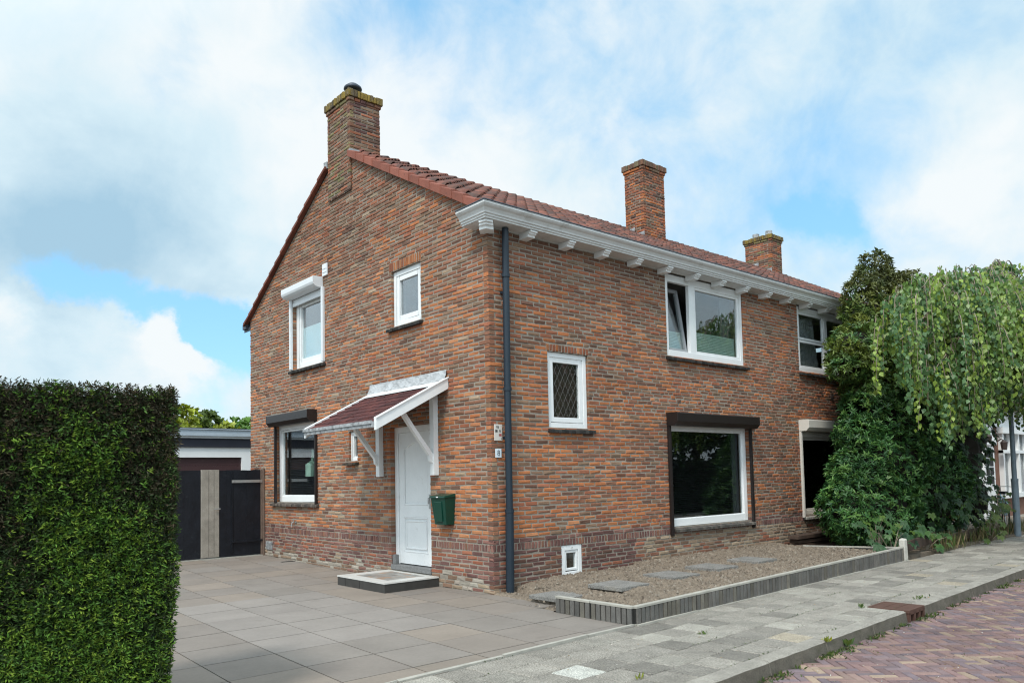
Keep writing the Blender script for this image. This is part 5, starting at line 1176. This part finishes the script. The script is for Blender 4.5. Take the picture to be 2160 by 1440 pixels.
for li, c in enumerate(tops):
    pts = [bez(c, i/12)+Vector((nz(i*.7, li), nz(i*.7, li, 4), nz(i*.6, li, 8)))*.10 for i in range(13)]; m.tube(pts, [.035-.0024*i for i in range(13)], 7)
    for q in range(66):
        t = rnd.uniform(.12, 1.); s = bez(c, t); side = Vector((rnd.uniform(-1, 1), rnd.uniform(-1, .8), 0)); ln_ = rnd.uniform(.9, 2.5)*(.75+.25*(s.z-3)/2)
        out = side*rnd.uniform(.1, .5); r_ = rnd.uniform(.05, .30)
        st_ = []
        n = int(ln_/.10)+3
        bow = Vector((rnd.uniform(-.18, .18), rnd.uniform(-.18, .18), 0))
        for i in range(n+1):
            u = i/n; hx = 1-math.exp(-3.5*u); st_.append(s+out*hx+bow*u*u+Vector((0, 0, r_*sin(min(1, u*3)*pi)*.5-ln_*max(0, u-.10)**1.15)))
        lim_ = 1.9+rnd.uniform(-.45, .5)+(.45 if s.x > 12.5 else 0)
        if st_[-1].z < lim_: st_ = [p for p in st_ if p.z > lim_]
        if len(st_) < 3: continue
        strands.append(st_)
for q in range(34):                                       # bare arching twigs over the top of the crown
    a_ = rnd.uniform(-1, 1); bx, by = 12.6+3.6*a_, -2.6+rnd.uniform(-.8, .5); bz = 4.35+1.85*math.sqrt(1-(.75*a_)**2)+rnd.uniform(-1.3, -.28); dr_ = rnd.choice((-1, 1)); ln_ = rnd.uniform(.5, 1.1)
    m.tube([(bx+dr_*ln_*i/7, by+.05*i/7, bz+.13*sin(pi*min(1, i/7*1.15))-.22*(i/7)**2) for i in range(8)], [.013-.0012*i for i in range(8)], 5)
for q in range(560):
    a_ = rnd.uniform(0, 2*pi); r_ = math.sqrt(rnd.random()); hx, hy = r_*cos(a_), r_*sin(a_)
    s = Vector((12.7+4.9*hx, -2.4+1.5*hy, 4.05+1.85*math.sqrt(max(0, 1-r_*r_))+rnd.uniform(-.25, .15))); ln_ = rnd.uniform(.7, 2.0); out = Vector((hx*.3+rnd.uniform(-.2, .2), hy*.3-.1, 0)); n = int(ln_/.10)+3
    st_ = [s+out*(1-math.exp(-3*i/n))+Vector((0, 0, .06*sin(min(1, 3*i/n)*pi)-ln_*max(0, i/n-.1)**1.1)) for i in range(n+1)]
    lim_ = 1.9+rnd.uniform(-.4, .5)+(.4 if s.x > 12.5 else 0); st_ = [p for p in st_ if p.z > lim_]
    if len(st_) > 3: strands.append(st_)
for st_ in strands:
    if rnd.random() < .6: m.tube(st_, [.0085*(1-.7*i/len(st_)) for i in range(len(st_))], 4, cap=False)
    bright = rnd.random()
    for i in range(1, len(st_)):
        dens = 1 if i < len(st_)*.2 else 3
        for q in range(dens):
            p = st_[i]+(st_[i-1]-st_[i])*rnd.random(); P.append(p+Vector((rnd.uniform(-.06, .06), rnd.uniform(-.06, .06), rnd.uniform(-.04, .02)))); D.append(Vector((rnd.uniform(-.7, .7), rnd.uniform(-.7, .6), -1)))
            TT.append(mul((.22, .31, .05) if bright > .74 else (.14, .23, .05) if bright > .42 else (.075, .155, .050), rnd.uniform(.75, 1.25)))
P = np.array([tuple(p) for p in P]); D = np.array([tuple(p) for p in D]); TT = np.array(TT)
m.build('trunk', 'twig', wb_, weld=False)
nr = unit(len(P))*.7+np.array([-.45, -.65, .25])
L_ = .105*RG.uniform(.6, 1.2, len(P)); leaves('foliage', P, D, nr, L_, L_*.78, TT, 'leaf', wb_, wide=.36, fold=.08)

# distant trees behind the garage and along the street
def far_tree(x, y, h, r, lab, col, seed, nleaf=2600, size=.38, group='trees beyond the garage roof'):
    th = thing('tree', (x, y, 0), lab, 'tree', group); R_ = np.random.default_rng(seed)
    bl = [(x+R_.normal(0, r*.45), y+R_.normal(0, r*.4), h-r*.75+R_.normal(0, r*.38), r*R_.uniform(.35, .6), r*R_.uniform(.35, .6), r*R_.uniform(.3, .5)) for _ in range(11)]
    P, D = blob_pts(bl, nleaf, .5); nn = vnoise(P, .9, seed); T0 = np.array(col)*(1+.7*nn[:, None])*RG.uniform(.7, 1.3, (len(P), 1))
    a = rosettes(P, D, 3, size, .6, T0, .3, 1.0); leaves('crown', *a[:3], a[3], a[4], np.clip(a[5], .003, 1), 'leaf', th)
    m = MB(); m.tube([(x, y, 0), (x, y, h-r*1.6), (x, y, h-r*.5)], [.28, .2, .08], 8); m.build('trunk', 'bark', th)
far_tree(8.6, 40, 5.65, 1.9, 'bright yellow green tree showing above garage roof beside the hedge', (.26, .30, .025), 3)
far_tree(11.0, 43, 5.95, 1.8, 'mid green tree showing above garage roof between two others', (.13, .20, .035), 5)
far_tree(13.0, 41, 5.95, 1.9, 'deep green tree showing above garage roof against the house wall', (.11, .22, .035), 8)
far_tree(6.0, 42, 5.8, 2.0, 'green tree hidden behind the hedge top', (.10, .13, .02), 9)
far_tree(36, 3.5, 8, 2.6, 'green street tree far beyond the white porch', (.05, .09, .02), 12, group='street trees')

# weeds: countable clumps are things, fine growth in the joints is stuff
def tuft(x, y, z, n, h, sp, cols, lab, cat='weed', grp=None, name='weed', w_=.22):
    P = np.array([x, y, z])+RG.normal(0, 1, (n, 3))*np.array([sp, sp*.5, 0]); D = unit(n)*.7+np.array([0, 0, 1.]); L_ = h*RG.uniform(.5, 1.2, n)
    o = leaves(name, P, D, unit(n), L_, L_*w_, pal(RG.integers(0, len(cols), n), cols)*RG.uniform(.8, 1.2, (n, 1)), 'litegreen', None, (x, y, z)); return tag(o, lab, cat, grp)
GR = [(.08, .13, .025), (.055, .10, .025), (.11, .155, .03)]; YL = [(.30, .30, .03), (.22, .26, .04)]; DRY = [(.30, .23, .12), (.22, .17, .085), (.16, .15, .05)]
STp = lambda t, n: STREET(t, n, 0)[:2]
tuft(*STp(.62, KN+.03), -.11, 16, 0.105, .02, GR, 'bright green weed growing against the kerb face before the drain', w_=.4, grp='weeds on the street')
tuft(*STp(.25, KN-.01), -.02, 9, .07, .02, YL, 'tiny yellow weed on the kerb edge', w_=.5, grp='weeds on the street')
tuft(*STp(2.2, KN-.47), .0, 12, 0.063, .02, GR, 'small green weed at the back corner of the drain', w_=.35, grp='weeds on the street')
tuft(*STp(3.35, KN-.2), .0, 30, 0.042, .07, GR, 'flat green weed on pavement just past the drain', w_=.4, grp='weeds on the street')
tuft(*STp(-.28, .78), .0, 20, 0.042, .04, GR, 'small green weed between pavement slabs near the edging', w_=.4, grp='weeds on the street')
tuft(*STp(-2.1, 1.35), .0, 9, .05, .03, YL, 'yellow fallen leaf tuft on pavement slabs', w_=.5, grp='weeds on the street')
P = []; Tt = []; Hh = []
for _ in range(3600):                                     # along the foot of the kerb, in clumps
    t = rnd.uniform(-2.2, 12); c = nz(t*1.6, 5.1)+.5*nz(t*5, 1.1)
    if c < .05 and rnd.random() < .95: continue
    n = KN+.03+abs(rnd.gauss(0, .045+.05*max(0, c))); p = STREET(t, n, ROADZ); P.append(p); Hh.append(rnd.uniform(.015, .055)); Tt.append(mul(rnd.choice(GR), rnd.uniform(.5, 1.)))
for _ in range(1500):                                     # joints between klinkers
    t, n = rnd.uniform(-2.2, 7), KN+rnd.random()**1.6*1.6
    if nz(t*1.3, n*2.2, 3) < .12: continue
    P.append(STREET(t, n, ROADZ-.006)); Hh.append(rnd.uniform(.01, .03)); Tt.append(mul(rnd.choice(GR), rnd.uniform(.5, 1.)))
for _ in range(2600):                                     # joints between slabs and along the driveway strip
    r = rnd.randint(0, 5); t = rnd.uniform(-3.2, 14)
    if nz(t*1.1, r*3.7, 6) < .16: continue
    P.append(STREET(t, (r*wid if r else .01)+rnd.gauss(0, .008), .0)); Hh.append(rnd.uniform(.008, .03)); Tt.append(mul(rnd.choice(GR), rnd.uniform(.5, .9)))
n = len(P); o = leaves('joint_grass', np.array(P), unit(n)*.9+np.array([0, 0, .8]), unit(n), np.array(Hh), np.array(Hh)*.3, np.array(Tt), 'litegreen'); tag(o, kind='stuff')
P = []; Tt = []; Hh = []
for _ in range(1500):
    t = rnd.uniform(9.3, 15.5); n = -.10+rnd.gauss(0, .11)
    if nz(t*1.2, 8.) < -.25: continue
    P.append(STREET(t, n, .0)); Hh.append(rnd.uniform(.1, .42)); Tt.append(mul(rnd.choice(DRY+GR[:2]), rnd.uniform(.6, 1.1)))
n = len(P); o = leaves('dry_grass', np.array(P), unit(n)*.35+np.array([0, 0, 1.]), unit(n), np.array(Hh), np.array(Hh)*.05, np.array(Tt), 'litegreen'); tag(o, kind='stuff')
for i, (x, y, lab) in enumerate(((12.4, -2.3, 'leafy green weed clump on the pavement edge left of lamp post'), (13.5, -2.1, 'tall leafy weed with broad leaves beside the lamp post'))):
    th = thing('broad_leaf_weed', (x, y, 0), lab, 'plant', 'leafy weeds at the lamp post'); n = 40
    P = np.array([x, y, .3+.45*i])+RG.normal(0, 1, (n, 3))*np.array([.3, .15, .22]); lobed('foliage', P, np.tile(np.array([[-.4, -.6, .3]]), (n, 1)), .13, pal(RG.integers(0, 3, n), GR), th)
    m = MB()
    for p in P[:10]: m.tube([(x, y, 0), ((x+p[0])/2, (y+p[1])/2, p[2]*.6), tuple(p)], [.008, .006, .003], 5)
    m.build('stem', 'twig', th)
P = []; Tt = []
for _ in range(260):                                      # litter: tiny pale bits and petals
    if rnd.random() < .55: p = STREET(rnd.uniform(-2.5, 9), rnd.uniform(.1, KN-.1), .004)
    else: p = STREET(rnd.uniform(-1.5, 6), KN+rnd.uniform(.1, 1.4), ROADZ+.002)
    P.append(p); Tt.append(rnd.choice(((.5, .48, .4), (.55, .53, .48), (.35, .22, .08), (.30, .26, .18))))
n = len(P); dd = unit(n); dd[:, 2] *= .15; o = leaves('leaf_litter', np.array(P), dd, np.tile(np.array([[0, 0, 1.]]), (n, 1)), RG.uniform(.012, .035, n), RG.uniform(.01, .02, n), np.array(Tt), 'litegreen'); tag(o, kind='stuff')

# ------------------------------------------------------------------ across the street (seen only in the window panes)
op = thing('opposite_house', (20, -19, 0), 'brick house across the street mirrored in the upper window', 'house')
m = MB(); m.box(15, 24.5, -25, -16, 0, 5.6); m.build('wall', 'oppbrick', op)
m = MB(); m.hexa([(14.7, -25.4, 5.6), (24.8, -25.4, 5.6), (24.8, -15.6, 5.6), (14.7, -15.6, 5.6), (14.9, -20.6, 10.0), (24.6, -20.6, 10.0), (24.6, -20.4, 10.0), (14.9, -20.4, 10.0)]); m.build('roof', 'opptile', op)
m = MB(); m.box(23.6, 24.4, -19.4, -18.2, 7.5, 11.2); m.build('chimney', 'oppbrick', op)
m = MB(); 
for xx in (16.2, 19.0, 21.8):
    for zz in (.9, 3.6):
        m2 = MB(); m2.box(xx, xx+1.6, -16.0, -15.94, zz, zz+1.4); m2.box(xx+.12, xx+1.48, -15.945, -15.93, zz+.12, zz+1.28, mi=1); m2.build('window', ['white', 'dark'], op)
far_tree(26.0, -15.0, 8.3, 3.6, 'broad dark tree across the street mirrored in the window panes', (.035, .065, .018), 21, 5000, .34, 'trees across the street')
far_tree(12.5, -14.5, 6.2, 3.0, 'lower dark tree across the street mirrored in the big window', (.03, .055, .016), 22, 4000, .34, 'trees across the street')
far_tree(18.5, -13.5, 4.6, 2.6, 'rounded dark bush across the street mirrored in the big window', (.03, .055, .016), 23, 4000, .34, 'trees across the street')
oh = thing('reflection_hedge', (18, -11.6, 0), 'unseen dark hedge added across the street to darken the big window reflection', 'hedge')  # hedge out of view, added to darken what the big window mirrors
P = RG.uniform((4, -12.0, 0), (34, -11.1, 2.3), (9000, 3)); k = RG.random(9000) < .6; P[k, 1] = -11.1; P[~k, 2] = np.maximum(P[~k, 2], 2.1)
L_ = RG.uniform(.12, .25, 9000); leaves('foliage', P, unit(9000)+np.array([0, .3, 0]), unit(9000), L_, L_*.6, np.array((.025, .045, .015))*RG.uniform(.6, 1.5, (9000, 1)), 'yew', oh)
m = MB(); m.box(4, 34, -12.0, -11.15, 0, 2.2); m.build('dark_core', 'core', oh)  # solid core coloured as the shade inside the hedge
